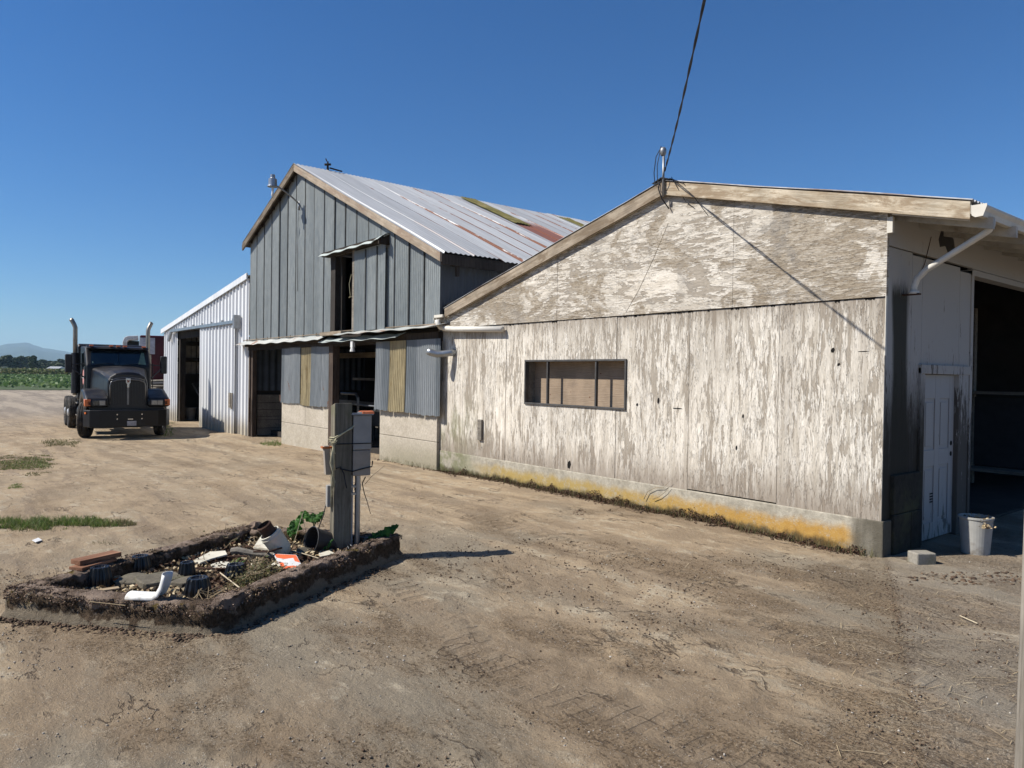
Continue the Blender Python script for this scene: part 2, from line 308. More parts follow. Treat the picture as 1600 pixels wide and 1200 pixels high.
def m_side():
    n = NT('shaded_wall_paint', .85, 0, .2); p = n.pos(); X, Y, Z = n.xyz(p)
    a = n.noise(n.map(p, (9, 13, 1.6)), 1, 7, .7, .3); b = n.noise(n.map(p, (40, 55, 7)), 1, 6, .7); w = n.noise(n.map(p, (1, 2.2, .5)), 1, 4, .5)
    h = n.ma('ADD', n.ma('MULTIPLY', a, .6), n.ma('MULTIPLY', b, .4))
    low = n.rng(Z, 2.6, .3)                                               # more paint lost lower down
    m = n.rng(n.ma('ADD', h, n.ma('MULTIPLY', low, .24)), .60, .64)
    c = n.mix(m, (.46, .44, .41), (.11, .095, .08))  # side paint mixed darker than the front, its shade put into the colour
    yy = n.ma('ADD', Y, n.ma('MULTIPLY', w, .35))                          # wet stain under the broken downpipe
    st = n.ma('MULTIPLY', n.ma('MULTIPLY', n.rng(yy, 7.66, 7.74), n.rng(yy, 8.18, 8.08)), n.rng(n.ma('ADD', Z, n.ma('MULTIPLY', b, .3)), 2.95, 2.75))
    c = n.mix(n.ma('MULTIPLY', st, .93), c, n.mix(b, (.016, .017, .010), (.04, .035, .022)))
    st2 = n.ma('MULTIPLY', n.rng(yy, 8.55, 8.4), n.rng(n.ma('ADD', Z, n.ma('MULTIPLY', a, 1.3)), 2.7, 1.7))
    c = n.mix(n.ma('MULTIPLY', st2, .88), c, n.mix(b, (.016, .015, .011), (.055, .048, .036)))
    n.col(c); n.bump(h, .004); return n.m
MT['side'] = m_side()
def m_found():
    n = NT('old_concrete_lichen', .92, 0, .2); p = n.pos(); X, Y, Z = n.xyz(p)
    a = n.noise(p, 3, 7, .65); b = n.noise(p, 22, 6, .7); st = n.noise(n.map(p, (6, 6, 1)), 1, 4, .6)
    c = n.mix(n.rng(a, .3, .7), (.37, .335, .265), (.52, .475, .385)); c = n.hsv(c, n.rng(b, .3, .7, .78, 1.15))
    zz = n.ma('ADD', Z, n.ma('ADD', n.ma('MULTIPLY', n.ma('SUBTRACT', st, .5), .20), n.ma('MULTIPLY', n.ma('SUBTRACT', b, .5), .05)))
    y = n.ma('MULTIPLY', n.rng(zz, .29, .17), n.rng(X, -10.6, -9.3)); y = n.ma('MULTIPLY', y, n.rng(X, -3.45, -3.7)); y = n.ma('MULTIPLY', y, n.rng(Y, 7.5, 7.44))
    c = n.mix(n.ma('MULTIPLY', n.ma('MULTIPLY', y, n.rng(n.ma('ADD', n.ma('MULTIPLY', n.noise(p, 5, 6, .7), .5), n.ma('MULTIPLY', n.noise(p, 45, 5, .8), .5)), .34, .52)), .92), c, n.mix(n.rng(X, -8, -4), n.mix(b, (.36, .25, .06), (.50, .36, .12)), n.mix(b, (.42, .20, .03), (.58, .36, .08))))
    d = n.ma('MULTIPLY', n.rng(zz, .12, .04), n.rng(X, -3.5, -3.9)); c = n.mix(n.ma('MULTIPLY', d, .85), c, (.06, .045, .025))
    g = n.ma('MULTIPLY', n.rng(X, -9.9, -10.6), n.rng(a, .42, .56)); c = n.mix(n.ma('MULTIPLY', g, .7), c, (.14, .15, .06))
    dk = n.rng(n.ma('ADD', X, n.ma('MULTIPLY', st, .5)), -3.45, -3.15); c = n.mix(n.ma('MULTIPLY', dk, .85), c, (.08, .07, .05))  # concrete darkened round the corner, shade of the side face painted in
    n.col(c); n.bump(n.ma('ADD', b, n.noise(p, 90, 3, .7)), .006); return n.m
MT['found'] = m_found()
def m_conc():
    n = NT('barn_concrete', .9, 0, .2); p = n.pos(); X, Y, Z = n.xyz(p)
    a = n.noise(p, 2.2, 7, .65, .5); b = n.noise(p, 26, 6, .7)
    c = n.mix(n.rng(a, .3, .7), (.47, .415, .33), (.60, .535, .44)); c = n.hsv(c, n.rng(b, .3, .75, .80, 1.12))
    low = n.ma('MULTIPLY', n.rng(n.ma('ADD', Z, n.ma('MULTIPLY', a, -.7)), .25, -.3), n.rng(X, -14, -12.5, .25, 1))
    c = n.mix(n.ma('MULTIPLY', low, .6), c, (.22, .20, .12))
    c = n.mix(n.rng(n.noise(p, 9, 7, .8), .62, .70, 0, .55), c, (.20, .16, .11))
    n.col(c); n.bump(b, .006); return n.m
MT['conc'] = m_conc()
def m_tin(name, c1, c2, rust=0.0, metal=.45, rough=.5):
    n = NT(name, rough, metal, .4); p = n.pos()
    a = n.noise(n.map(p, (2.2, 2.2, .5)), 1, 6, .65, .4); b = n.noise(n.map(p, (30, 30, 4)), 1, 5, .7); sp = n.noise(p, 55, 3, .8)
    pid = n.white(n.ma('FLOOR', n.ma('DIVIDE', n.xyz(p)[0], .66)))
    c = n.mix(n.rng(n.ma('ADD', n.ma('MULTIPLY', a, .7), n.ma('MULTIPLY', pid, .3)), .3, .72), c1, c2); c = n.hsv(c, n.rng(b, .3, .7, .88, 1.1))
    c = n.mix(n.rng(sp, .60, .72, 0, .5), c, tuple(q*.6 for q in c1))
    if rust:
        r = n.noise(n.map(p, (1.4, 1.4, 1.4)), 1, 8, .72, .6)
        c = n.mix(n.rng(r, .66-rust*.25, .72-rust*.12), c, n.mix(b, (.19, .065, .025), (.34, .15, .06)))
    n.col(c); n.rough(n.rng(b, .2, .8, rough-.1, rough+.2)); n.bump(n.noise(p, 3, 3, .5), .012, .6); return n.m
MT['tin'] = m_tin('galvanised_siding', (.235, .262, .265), (.325, .355, .355), 0, .25)
MT['tin_dark'] = m_tin('side_siding', (.055, .06, .068), (.09, .097, .105), 0, .25, .6)  # same barn's side sheets near black, eave shade put into the colour
MT['tin_blue'] = m_tin('skirt_siding', (.20, .225, .24), (.35, .375, .385), .12, .1, .6)
MT['tin_awn'] = m_tin('awning_tin', (.42, .44, .42), (.56, .56, .52), .42, .1, .6)
MT['tin_hood'] = m_tin('hood_tin', (.42, .47, .45), (.52, .57, .55), .1, .2, .6)
MT['tin_white'] = m_tin('white_enamel_siding', (.72, .74, .76), (.80, .82, .84), 0, 0, .45)
def m_shedw():
    n = NT('white_ribbed_siding', .45, 0, .4); p = n.pos(); X, Y, Z = n.xyz(p)
    a = n.noise(n.map(p, (1.5, 1.5, .6)), 1, 6, .65); b = n.noise(n.map(p, (12, 12, 2)), 1, 5, .7)
    c = n.mix(a, (.76, .78, .80), (.86, .87, .88))
    d = n.rng(n.ma('ADD', Z, n.ma('MULTIPLY', b, -.8)), .15, -.42)
    c = n.mix(n.ma('MULTIPLY', d, .7), c, (.40, .33, .20)); n.col(c); n.bump(a, .01); return n.m
MT['shedw'] = m_shedw()
def m_roof():
    n = NT('rusty_roof_sheets', .6, .08, .3); p = n.pos(); X, Y, Z = n.xyz(p)
    pid = n.white(n.ma('FLOOR', n.ma('DIVIDE', Y, .66))); pid2 = n.white(n.ma('ADD', n.ma('FLOOR', n.ma('DIVIDE', Y, .66)), 31.7))
    fr = n.ma('FRACT', n.ma('DIVIDE', Y, .66))
    s = n.noise(n.map(p, (.45, 7, .45)), 1, 7, .7, .3); f = n.noise(n.map(p, (2.5, 22, 2.5)), 1, 6, .75); q = n.noise(n.map(p, (.5, .5, .5)), 1, 4, .6)
    c = n.mix(pid, (.38, .39, .40), (.50, .51, .515)); c = n.hsv(c, n.rng(s, .3, .7, .86, 1.1))
    low = n.rng(X, -17.5, -11.5)                                            # rust runs lower down and further back
    back = n.rng(Y, 8.2, 13.5)
    edge = n.ma('ADD', n.rng(fr, .86, .97), n.rng(fr, .10, .02))
    amt = n.ma('ADD', n.ma('MULTIPLY', edge, .20), n.ma('ADD', n.ma('MULTIPLY', low, .13), n.ma('MULTIPLY', back, .075)))
    amt = n.ma('ADD', amt, n.ma('MULTIPLY', n.ma('SUBTRACT', pid2, .5), .13))
    r = n.rng(n.ma('ADD', n.ma('ADD', n.ma('MULTIPLY', s, .6), n.ma('MULTIPLY', f, .4)), amt), .725, .79)
    r = n.ma('MULTIPLY', r, n.rng(Y, 7.5, 8.6))
    c = n.mix(r, c, n.mix(f, (.15, .065, .042), (.27, .125, .08)))
    # one badly rusted sheet below the fibreglass panel
    bad = n.ma('MULTIPLY', n.ma('MULTIPLY', n.rng(Y, 12.0, 12.1), n.rng(Y, 13.3, 13.2)), n.rng(n.ma('ADD', X, n.ma('MULTIPLY', f, 2.0)), -14.8, -14.0))
    c = n.mix(n.ma('MULTIPLY', bad, .9), c, n.mix(f, (.17, .05, .03), (.28, .10, .05)))
    n.col(c); n.rough(n.rng(r, 0, 1, .42, .85)); n.bump(s, .01); return n.m
MT['roof'] = m_roof()
MT['moss_panel'] = simple('mossy_fibreglass', (.135, .12, .035), .9, 0, .35, 4, .01, dirt=(.24, .2, .09))
MT['yellow'] = simple('yellowed_fibreglass', (.42, .35, .205), .6, 0, .3, 5, .004, dirt=(.22, .15, .05), dirt_amt=.25, stretch=(3, 1, .5))
def wood(name, c1, c2, axis='z', rough=.85, sc_=1, moss=None, rot=0, dirt=None):
    n = NT(name, rough, 0, .2); v = n.obj()
    if rot: v = n.map(v, rot=(0, rot, 0))
    st = {'z': (28, 28, 1.6), 'x': (1.6, 28, 28), 'y': (28, 1.6, 28)}[axis]
    a = n.noise(n.map(v, tuple(q*sc_ for q in st)), 1, 6, .7, .5); b = n.noise(v, 2.5*sc_, 5, .6)
    c = n.mix(n.rng(a, .3, .7), c1, c2); c = n.hsv(c, n.rng(b, .3, .7, .75, 1.2))
    c = n.mix(n.rng(n.noise(n.map(v, tuple(q*2 for q in st)), 1, 4, .7), .6, .68, 0, .7), c, tuple(q*.35 for q in c1))
    if dirt: c = n.mix(n.rng(n.noise(n.map(v, (1.6, 6, 6)), 1, 7, .72, .5), .46, .58, 0, .85), c, dirt)
    if moss: c = n.mix(n.rng(b, .52, .62, 0, .6), c, moss)
    n.col(c); n.bump(a, .006); return n.m
fa_ = lambda nm, r: wood(nm, (.24, .19, .135), (.43, .36, .275), 'x', rot=r, dirt=(.20, .15, .10))
MT['fascia'] = fa_('weathered_board', 0); MT['fascia_l'] = fa_('weathered_rake', math.atan(.262)); MT['barn_l'] = wood('barn_rake_l', (.15, .12, .09), (.28, .235, .18), 'x', rot=math.atan(.405), dirt=(.10, .08, .06))
MT['barn_r'] = wood('barn_rake_r', (.30, .24, .175), (.50, .42, .33), 'x', rot=-math.atan(.448), dirt=(.30, .22, .16))
MT['fascia_w'] = wood('peeling_fascia', (.40, .32, .22), (.66, .58, .45), 'x', sc_=1.0, rot=-math.atan(.246), dirt=(.30, .22, .14))
MT['wood_dark'] = wood('dark_timber', (.028, .022, .018), (.07, .055, .042), 'z')  # toned down too, so timber in the bays carries painted shade
MT['wood_grey'] = wood('grey_timber', (.17, .15, .125), (.30, .27, .225), 'x')
MT['wood_tan'] = wood('tan_timber', (.36, .27, .17), (.50, .39, .26), 'x')
MT['post'] = wood('old_post', (.125, .11, .08), (.26, .23, .175), 'z', moss=(.13, .13, .07))
MT['post2'] = wood('near_post', (.16, .14, .11), (.36, .32, .265), 'z', sc_=1.6)
MT['redboard'] = wood('red_brown_board', (.19, .085, .045), (.36, .19, .115), 'x')
MT['red_end'] = wood('board_end', (.16, .12, .085), (.27, .21, .15), 'x')
def m_ply():
    n = NT('plywood_sheet', .8, 0, .2); p = n.pos()
    w = n.wave(n.map(p, (.7, .7, 3.4)), 4.5, 8, 3, .8, 'Z'); a = n.noise(p, 3, 5, .6)
    c = n.mix(w, (.28, .205, .14), (.40, .31, .225)); c = n.hsv(c, n.rng(a, .3, .7, .8, 1.12))
    k = n.voro(n.map(p, (1, 1, 1.5)), 4.2); c = n.mix(n.rng(k, .085, .04), c, (.14, .06, .03))
    c = n.mix(n.rng(n.noise(n.map(p, (1.5, 1, 3)), 1, 5, .6), .6, .75, 0, .7), c, (.22, .17, .13))
    n.col(c); return n.m
MT['ply'] = m_ply()
MT['gutter'] = simple('white_gutter', (.70, .66, .57), .5, 0, .1, 5, dirt=(.33, .28, .2), dirt_amt=.15)
MT['pvc'] = simple('white_pvc', (.74, .71, .64), .4, 0, .06, 8, dirt=(.42, .38, .3), dirt_amt=.05)
MT['white'] = simple('white_plastic', (.76, .76, .74), .45, 0, .1, 8, dirt=(.40, .36, .29), dirt_amt=.35)
MT['cream'] = simple('cream_plastic', (.70, .66, .53), .5, 0, .1, 9, dirt=(.3, .24, .16), dirt_amt=.3)
MT['bucket'] = simple('dirty_bucket', (.42, .41, .38), .5, 0, .12, 5, dirt=(.16, .13, .1), dirt_amt=.35)
MT['black'] = simple('black_plastic', (.012, .012, .014), .32, 0, .2, 9, spec=.5)
MT['blackd'] = simple('dusty_black_plastic', (.03, .03, .032), .5, 0, .4, 6, dirt=(.12, .1, .08), dirt_amt=.2)
MT['alu'] = simple('galvanised_pipe', (.42, .44, .46), .35, .75, .15, 6)
MT['steel'] = simple('grey_steel', (.30, .31, .32), .45, .6, .2, 6, dirt=(.16, .08, .04), dirt_amt=.2)
MT['rust'] = simple('rusted_iron', (.085, .045, .03), .9, .1, .4, 12, .004, dirt=(.06, .03, .02))
MT['wire'] = simple('black_cable', (.018, .018, .022), .6)
MT['dark'] = simple('black_gap', (.008, .007, .006), .95, 0, .1)
MT['seam'] = simple('dirty_seam', (.075, .08, .08), .9, 0, .3)
MT['interior'] = simple('interior_board', (.035, .03, .025), .9, 0, .35, 3, .004, dirt=(.04, .03, .025))  # toned near black, the deep shade indoors put into the colour
MT['intmetal'] = simple('interior_tin', (.07, .085, .105), .7, .2, .25, 3)
MT['grey_box'] = simple('grey_box_paint', (.36, .35, .325), .6, .1, .12, 5, dirt=(.17, .12, .08), dirt_amt=.3)
MT['tan_box'] = simple('tan_box_paint', (.37, .32, .26), .7, .1, .15, 6, dirt=(.14, .08, .045), dirt_amt=.3)
MT['rope'] = simple('yellow_twine', (.52, .48, .32), .9, 0, .2, 30)
MT['twig'] = simple('dry_twig', (.30, .23, .14), .9, 0, .35, 12)
MT['twig_p'] = simple('pale_twig', (.52, .44, .31), .9, 0, .25, 12)
MT['soil'] = simple('planter_soil', (.10, .068, .042), .95, 0, .5, 9, .02, dirt=(.17, .12, .075))
MT['slab'] = simple('mossy_slab', (.155, .135, .10), .95, 0, .35, 14, .006, dirt=(.10, .095, .05))
MT['block'] = simple('concrete_block', (.30, .275, .23), .95, 0, .2, 20, .004, dirt=(.22, .2, .13))
MT['pebble'] = None
def m_isl(name, cols, rough=.9):
    n = NT(name, rough, 0, .2); r = n.island(); c = cols[0]
    for i in range(1, len(cols)): c = n.mix(n.rng(r, (i-.5)/len(cols), (i+.5)/len(cols), smooth=False), c, cols[i])
    n.col(c); return n.m
MT['pebble'] = m_isl('pebbles', [(.12, .095, .075), (.22, .18, .14), (.33, .28, .22), (.17, .12, .085), (.50, .46, .40)])
MT['crumb'] = m_isl('dark_crumbs', [(.075, .05, .035), (.13, .085, .055), (.17, .12, .08)])
MT['straw'] = m_isl('straw', [(.50, .39, .23), (.34, .25, .15), (.60, .50, .33), (.2, .13, .08)])
MT['moss'] = m_isl('dark_moss', [(.055, .032, .022), (.10, .055, .036), (.075, .05, .03), (.15, .08, .05)])
MT['mossr'] = m_isl('rusty_moss', [(.15, .095, .065), (.25, .165, .12), (.10, .065, .045), (.36, .27, .21), (.17, .12, .06)])
def m_leaf(name, cols, trans=.25):
    n = NT(name, .6, 0, .25); r = n.island(); c = cols[0]
    for i in range(1, len(cols)): c = n.mix(n.rng(r, (i-.5)/len(cols), (i+.5)/len(cols), smooth=False), c, cols[i])
    n.col(c)
    tr = n.t.nodes.new('ShaderNodeBsdfTranslucent'); n.put(tr.inputs[0], n.hsv(c, 1.3)); mx = n.t.nodes.new('ShaderNodeMixShader'); mx.inputs[0].default_value = trans
    n.t.links.new(n.b.outputs[0], mx.inputs[1]); n.t.links.new(tr.outputs[0], mx.inputs[2])
    n.t.links.new(mx.outputs[0], n.t.nodes['Material Output'].inputs[0]); return n.m
MT['grass'] = m_leaf('grass', [(.10, .17, .035), (.16, .24, .05), (.22, .22, .08), (.07, .13, .03)])
MT['weed'] = m_leaf('dry_grass', [(.16, .15, .07), (.25, .20, .11), (.12, .14, .05)])
MT['crop'] = m_leaf('crop_leaves', [(.085, .15, .05), (.14, .22, .08), (.20, .27, .11), (.07, .13, .045)])
MT['corn'] = m_leaf('tall_crop', [(.085, .12, .045), (.13, .16, .065), (.18, .17, .085)])
MT['burdock'] = m_leaf('burdock_leaf', [(.035, .12, .018), (.075, .20, .03)], .35)
MT['tree'] = m_leaf('tree_leaves', [(.025, .045, .018), (.04, .065, .024), (.06, .09, .03)], .15)
MT['tree2'] = m_leaf('pale_tree_leaves', [(.07, .09, .035), (.10, .12, .05), (.05, .075, .03)], .15)
MT['bark'] = simple('bark', (.09, .07, .05), .95)
MT['fieldbase'] = simple('field_soil', (.07, .10, .04), .95, 0, .5, .6)
MT['forest'] = simple('forested_hill', (.035, .055, .03), .95, 0, .4, .004)
# ================================================================== SETTING
def build_ground():
    na = 900
    rings = [0.0]; r = .5
    while r < 9000:
        rings.append(r); r *= 1.0115 if r < 14 else (1.03 if r < 60 else 1.10)
    rings = np.array(rings); an = np.linspace(0, 2*np.pi, na, endpoint=False)
    Rg, A = np.meshgrid(rings[1:], an, indexing='ij'); x = Rg*np.cos(A); y = Rg*np.sin(A); z = gz(x, y)
    # clods and ridges in the near ground
    near = 1-smooth(7, 14, Rg); cl = fbm(x*9, y*9, 3, .6); z = z + near*(.010*fbm(x*2.4+y, y*5.5-x*.8, 3, .6)+.005*cl); z = z + near*np.maximum(0, fbm(x*1.2+5, y*1.2, 3)-.05)*.05*np.maximum(cl, 0)*2.0
    # dirt drifted against the foot of the planter front
    A0 = PN; B0 = PL
    d = np.array([B0.x-A0.x, B0.y-A0.y]); L = np.hypot(*d); d /= L; q = (x-A0.x)*d[0]+(y-A0.y)*d[1]; off = (x-A0.x)*(-d[1])+(y-A0.y)*d[0]
    off = off*(-1 if ((PR.x-A0.x)*(-d[1])+(PR.y-A0.y)*d[0]) > 0 else 1)           # positive = outside
    w = smooth(-.35, .1, q)*(1-smooth(L-.1, L+.6, q)); prof = np.exp(-np.maximum(off-.02, 0)/.07)*(off > -.3)
    z = z + w*prof*(.012+.014*fbm(x*7, y*7, 3))*1.0
    V = np.concatenate([[[0, 0, gz1(0, 0)]], np.stack([x, y, z], -1).reshape(-1, 3)])
    nr = len(rings)-1; i = np.arange(nr-1)[:, None]; j = np.arange(na)[None, :]; a = 1+i*na+j; b = 1+i*na+(j+1) % na; c = 1+(i+1)*na+(j+1) % na; dd = 1+(i+1)*na+j
    Fq = np.stack([a, dd, c, b], -1).reshape(-1, 4)
    cap = np.stack([np.zeros(na, int), 1+np.arange(na), 1+(np.arange(na)+1) % na, 1+(np.arange(na)+1) % na], -1)[:, :3]
    o = fastmesh('ground', V, Fq, MT['ground'], smooth=True); tag(o, kind='structure')
    return o
# planter corners (outer, at the ground)
PN = on_z(331, 999); PR = on_z(630, 868); PL = on_z(0, 967); PB = PR + (PL-PN)*1.02
build_ground()
# field beyond the yard
def fieldpoly(dn, df, half=70):
    c = ray(40, 577); c.z = 0; c.normalize(); s_ = Vector((c.y, -c.x, 0)); return c, s_
cdir, cside = fieldpoly(0, 0)
fp = [cdir*76 - cside*160, cdir*76 + cside*60, cdir*640 + cside*420, cdir*640 - cside*620]
mb = MB(); mb.add([(p.x, p.y, GL+.03) for p in fp], [(0, 1, 2, 3)]); f_ = mb.build('field', MT['fieldbase'], fix=False); tag(f_, kind='structure')
def crop(n, d0, d1, w0, w1, size, h, mat, name, rows=None, seed=1):
    rs = np.random.RandomState(seed); u = rs.rand(n); d = np.sqrt(d0*d0+(d1*d1-d0*d0)*u)*1.0; w = w0+(w1-w0)*(d-d0)/(d1-d0); s_ = rs.uniform(-1, 1, n)*w
    x = cdir.x*d+cside.x*s_; y = cdir.y*d+cside.y*s_
    if rows: # clumpy plants
        k = vn(x*1.1, y*1.1)+.5*vn(x*.3+9, y*.3); keep = k > -.12; x, y, d = x[keep], y[keep], d[keep]; hh = h*(.6+.7*np.clip(k[keep]+.3, 0, 1))
    else: hh = np.full(len(x), h)
    z = GL+hh*rs.uniform(.25, 1, len(x))**.6; V, Fq = leaves(np.stack([x, y, z], 1), size*(.6+.8*rs.rand(len(x)))*(1+.4*(d/d0-1)), 1.4, .25, rs)
    tag(fastmesh(name, V, Fq, mat), kind='stuff')
crop(52000, 76, 190, 26, 60, .26, .62, MT['crop'], 'crop_rows', True, 3)
crop(26000, 186, 216, 55, 75, .5, 1.75, MT['corn'], 'tall_crop_strip', None, 4)
# mountain ridge far behind
prof = [(-900, 561), (-600, 550), (-300, 548), (-120, 552), (0, 540), (12, 537), (25, 536.5), (38, 535), (46, 536), (52, 539), (60, 541), (68, 544), (78, 545), (90, 547), (103, 549), (120, 553), (150, 559), (200, 566), (300, 573), (420, 577)]
mb = MB(); D = 6500; P = []
for i in range(8):
    row = []; k = i/7
    for j in range(len(prof)-1):
        for q in range(6):
            t = q/6; px = prof[j][0]*(1-t)+prof[j+1][0]*t; py = prof[j][1]*(1-t)+prof[j+1][1]*t
            d = ray(px, py); d = d/ (d.dot(F0)); hz = (H+d.z*D)*(k**.8)
            dist = D-(1-k)*2600; d2 = Vector((d.x, d.y, 0)); zz = max(hz + (mnoise.noise(Vector((px*.03, k*3, 1)))*22*(k < .98)), -30*(1-k))
            row.append((d2.x*dist, d2.y*dist, zz if i else -5))
    P.append(row)
P.append([(x*1.15, y*1.15, -5) for (x, y, z) in P[-1]])
mb.grid(P); tag(mb.build('hills', MT['forest'], smooth=True), kind='structure')
# far trees
def tree_mesh(seed, h, w, dense=2600, cone=False, leaf=.75):
    rs = np.random.RandomState(seed); blobs = []
    for k in range(16):
        t = rs.uniform(.18, .95); rr = w*.5*(1-abs(t-.45)*(1.05 if not cone else 1.3)); a = rs.uniform(0, 6.28); q = rs.uniform(.1, .65)*rr
        blobs.append((q*math.cos(a), q*math.sin(a), h*t, rr*rs.uniform(.42, .75)))
    Pn = []
    for b in blobs:
        m = dense//16; v = rs.normal(0, 1, (m, 3)); v /= np.linalg.norm(v, axis=1)[:, None]; r_ = b[3]*rs.uniform(.6, 1.08, m)[:, None]; Pn.append(v*r_*[1, 1, .85]+b[:3])
    Pn = np.concatenate(Pn); Pn = Pn[Pn[:, 2] > .03*h]
    return leaves(Pn, leaf*(.6+.8*rs.rand(len(Pn))), 1.3, .1, rs)
TM = {}
def far_tree(px, d, top_py, width_px, seed, mat, label, group=None, cone=False):
    dv = ray(px, 577); dv = dv/dv.dot(F0); base = Vector((dv.x*d, dv.y*d, GL)); topz = (ray(px, top_py)/ray(px, top_py).dot(F0)).z*d+H; h = topz-GL; w = width_px/FPX*d
    t = thing('tree', label, 'tree', base, 0, group); t['w'] = 0
    key = seed % 5
    if (key, cone) not in TM:
        V, Fq = tree_mesh(key+10*cone, 10, 9, 2600, cone, .8); TM[(key, cone)] = (V, Fq)
    V, Fq = TM[(key, cone)]; s3 = np.array([w/9, w/9, h/10]); ca, sa = math.cos(seed), math.sin(seed)
    V2 = V @ np.array([[ca, sa, 0], [-sa, ca, 0], [0, 0, 1]])*s3; fastmesh('crown', V2, Fq, mat, t)
    MB().tube([(0, 0, 0), (0, 0, h*.3), (.1, 0, h*.7)], [h*.03, h*.024, h*.008], 7).build('trunk', MT['bark'], t)
far_tree(53, 300, 556.5, 20, 3, MT['tree'], 'dark dome-shaped tree standing forward of the tree line beyond the field', None, True)
far_tree(113, 310, 556, 26, 6, MT['tree'], 'dark broad tree just behind the black truck mirror beyond the field')
far_tree(8, 340, 556, 30, 4, MT['tree2'], 'pale green tree at the left end of the far tree line')
for i, (px, tp, w_, d) in enumerate([(-18, 556, 34, 350), (22, 558, 26, 350), (34, 557.5, 26, 370), (44, 558, 22, 380), (66, 563, 26, 420), (77, 564, 26, 430), (88, 563.5, 28, 420), (99, 562, 26, 400), (128, 560, 40, 380), (-45, 555, 40, 360), (150, 561, 40, 400), (72, 567, 30, 350), (92, 568, 30, 360)]):
    far_tree(px, d, tp, w_, i+7, MT['tree'] if i % 3 else MT['tree2'], 'distant tree in the dark hedge-like row beyond the green field', 'trees in the far tree line')
# farm building in front of far trees
b0 = ray(71, 576); b0 = b0/b0.dot(F0)*290; b1 = ray(88, 576); b1 = b1/b1.dot(F0)*290
fb = thing('farm_building', 'low pale farm building in front of the far tree line', 'building', (b0.x, b0.y, GL)); fb['w'] = 0
dd = Vector((b1.x-b0.x, b1.y-b0.y, 0)); L = dd.length; fb.rotation_euler = (0, 0, math.atan2(dd.y, dd.x))
MB().box((0, 0, 0), (L, 7, 1.6)).build('wall', simple('far_wall', (.22, .23, .24)), fb)
MB().prism([(-.3, 1.6), (3.5, 2.8), (7.3, 1.6)], -.3, L+.3, 'x').build('roof', simple('far_roof', (.36, .38, .40)), fb)
for k, (px, w_, c, lab) in enumerate([(102, 4.5, (.75, .75, .72), 'small white vehicle parked beyond the field beside the truck mirror'), (9, 3.5, (.5, .48, .36), 'small pale vehicle at the foot of the trees, left end of field')]):
    q = ray(px, 576); q = q/q.dot(F0)*280; v = thing('parked_vehicle', lab, 'vehicle', (q.x, q.y, GL)); v['w'] = 0; v.rotation_euler = (0, 0, math.atan2(cside.y, cside.x))
    MB().prism([(-w_/2, .5), (-w_/2, 1.5), (-w_/2+.5, 2.4), (w_/2-1.3, 2.4), (w_/2-.7, 1.5), (w_/2, 1.4), (w_/2, .5)], -.9, .9, 'y').build('body', simple('veh', c), v, bevel=.1)
    for sx in (-w_*.3, w_*.3): MB().lathe([(.05, -1), (.45, -1), (.45, 1), (.05, 1)], (sx, 0, .45), (0, 1, 0), 12).build('wheel', MT['black'], v)
# ================================================================== BUILDINGS
WY = 7.4
def corr(x0, x1, zb, zt, y, pitch=.068, amp=.009, seam=.66, seamw=.03, flare=None, rows=2, axis='x', rib=False):
    """corrugated sheet wall: returns verts rows (world). zb, zt functions of x"""
    zb = zb if callable(zb) else (lambda q, v=zb: v); zt = zt if callable(zt) else (lambda q, v=zt: v)
    step = pitch/6 if not rib else pitch/8; n = max(2, int(abs(x1-x0)/step)); xs = np.linspace(x0, x1, n+1); P = [[] for _ in range(rows)]
    for x in xs:
        ph = (x/pitch) % 1.0
        if rib: o = amp*(1 if ph < .22 else (max(0, 1-(ph-.22)/.06) if ph < .5 else max(0, 1-(1-ph)/.06)))
        else: o = amp*math.sin(2*math.pi*ph)
        wob = .006*math.sin(x*1.7)+.004*math.sin(x*4.1)
        for r in range(rows):
            t = r/(rows-1); z = zb(x)*(1-t)+zt(x)*t; fl = flare(x, t) if flare else 0
            P[r].append((x, y-o-wob-fl, z) if axis == 'x' else (y+o+wob+fl, x, z))
    return P
MT['floor'] = simple('bay_shade_floor', (.035, .03, .026), .9, 0, .4, 2, dirt=(.06, .05, .04))  # near-black sheet for the open bays, their shade put into the colour
# ------------------------------------------------------------------ white workshop (right)
ws = thing('workshop', 'long white workshop with badly peeling plywood front, boarded window and yellow-lichened footing', 'building', (-7, WY, 0))
XL, XR, XA = -11.36, -3.3, -6.06; ZA = 4.14
def ztop(x): return ZA - (.262*(XA-x) if x < XA else .246*(x-XA))
SEAM = 2.585; FT = .355; wx0, wx1, wz0, wz1 = -8.84, -6.70, 1.30, 1.995
mb = MB(); T = .045
def wallbox(x0, x1, z0, z1, y=WY): mb.box((x0, y, z0), (x1, y+T, z1))
# lower panels: separate plywood sheets with hairline gaps; window opening cut out
xs = [XL, -10.55, -9.33, -8.11, -6.89, -5.67, -4.45, XR]
for i in range(len(xs)-1):
    a, b = xs[i]+.003, xs[i+1]-.003; dy = random.uniform(-.004, .004); zb = FT + (-.02 if i == 6 else (.0 if i != 5 else .015))
    cuts = sorted(set([a, b] + [q for q in (wx0, wx1) if a < q < b]))
    for k in range(len(cuts)-1):
        c0, c1 = cuts[k], cuts[k+1]; mid = (c0+c1)/2
        if wx0 < mid < wx1: wallbox(c0, c1, zb, wz0, WY+dy); wallbox(c0, c1, wz1, SEAM-.008, WY+dy)
        else: wallbox(c0, c1, zb, SEAM-.008, WY+dy)
lw = mb.build('lower_wall', MT['paint_v'], ws, bevel=.002)
mb = MB(); xs2 = [XL, -9.9, -7.5, -6.06, -5.05, -3.85, XR]
xs2 = [XL, -9.94, -8.1, -6.9, -5.05, XR+.01]
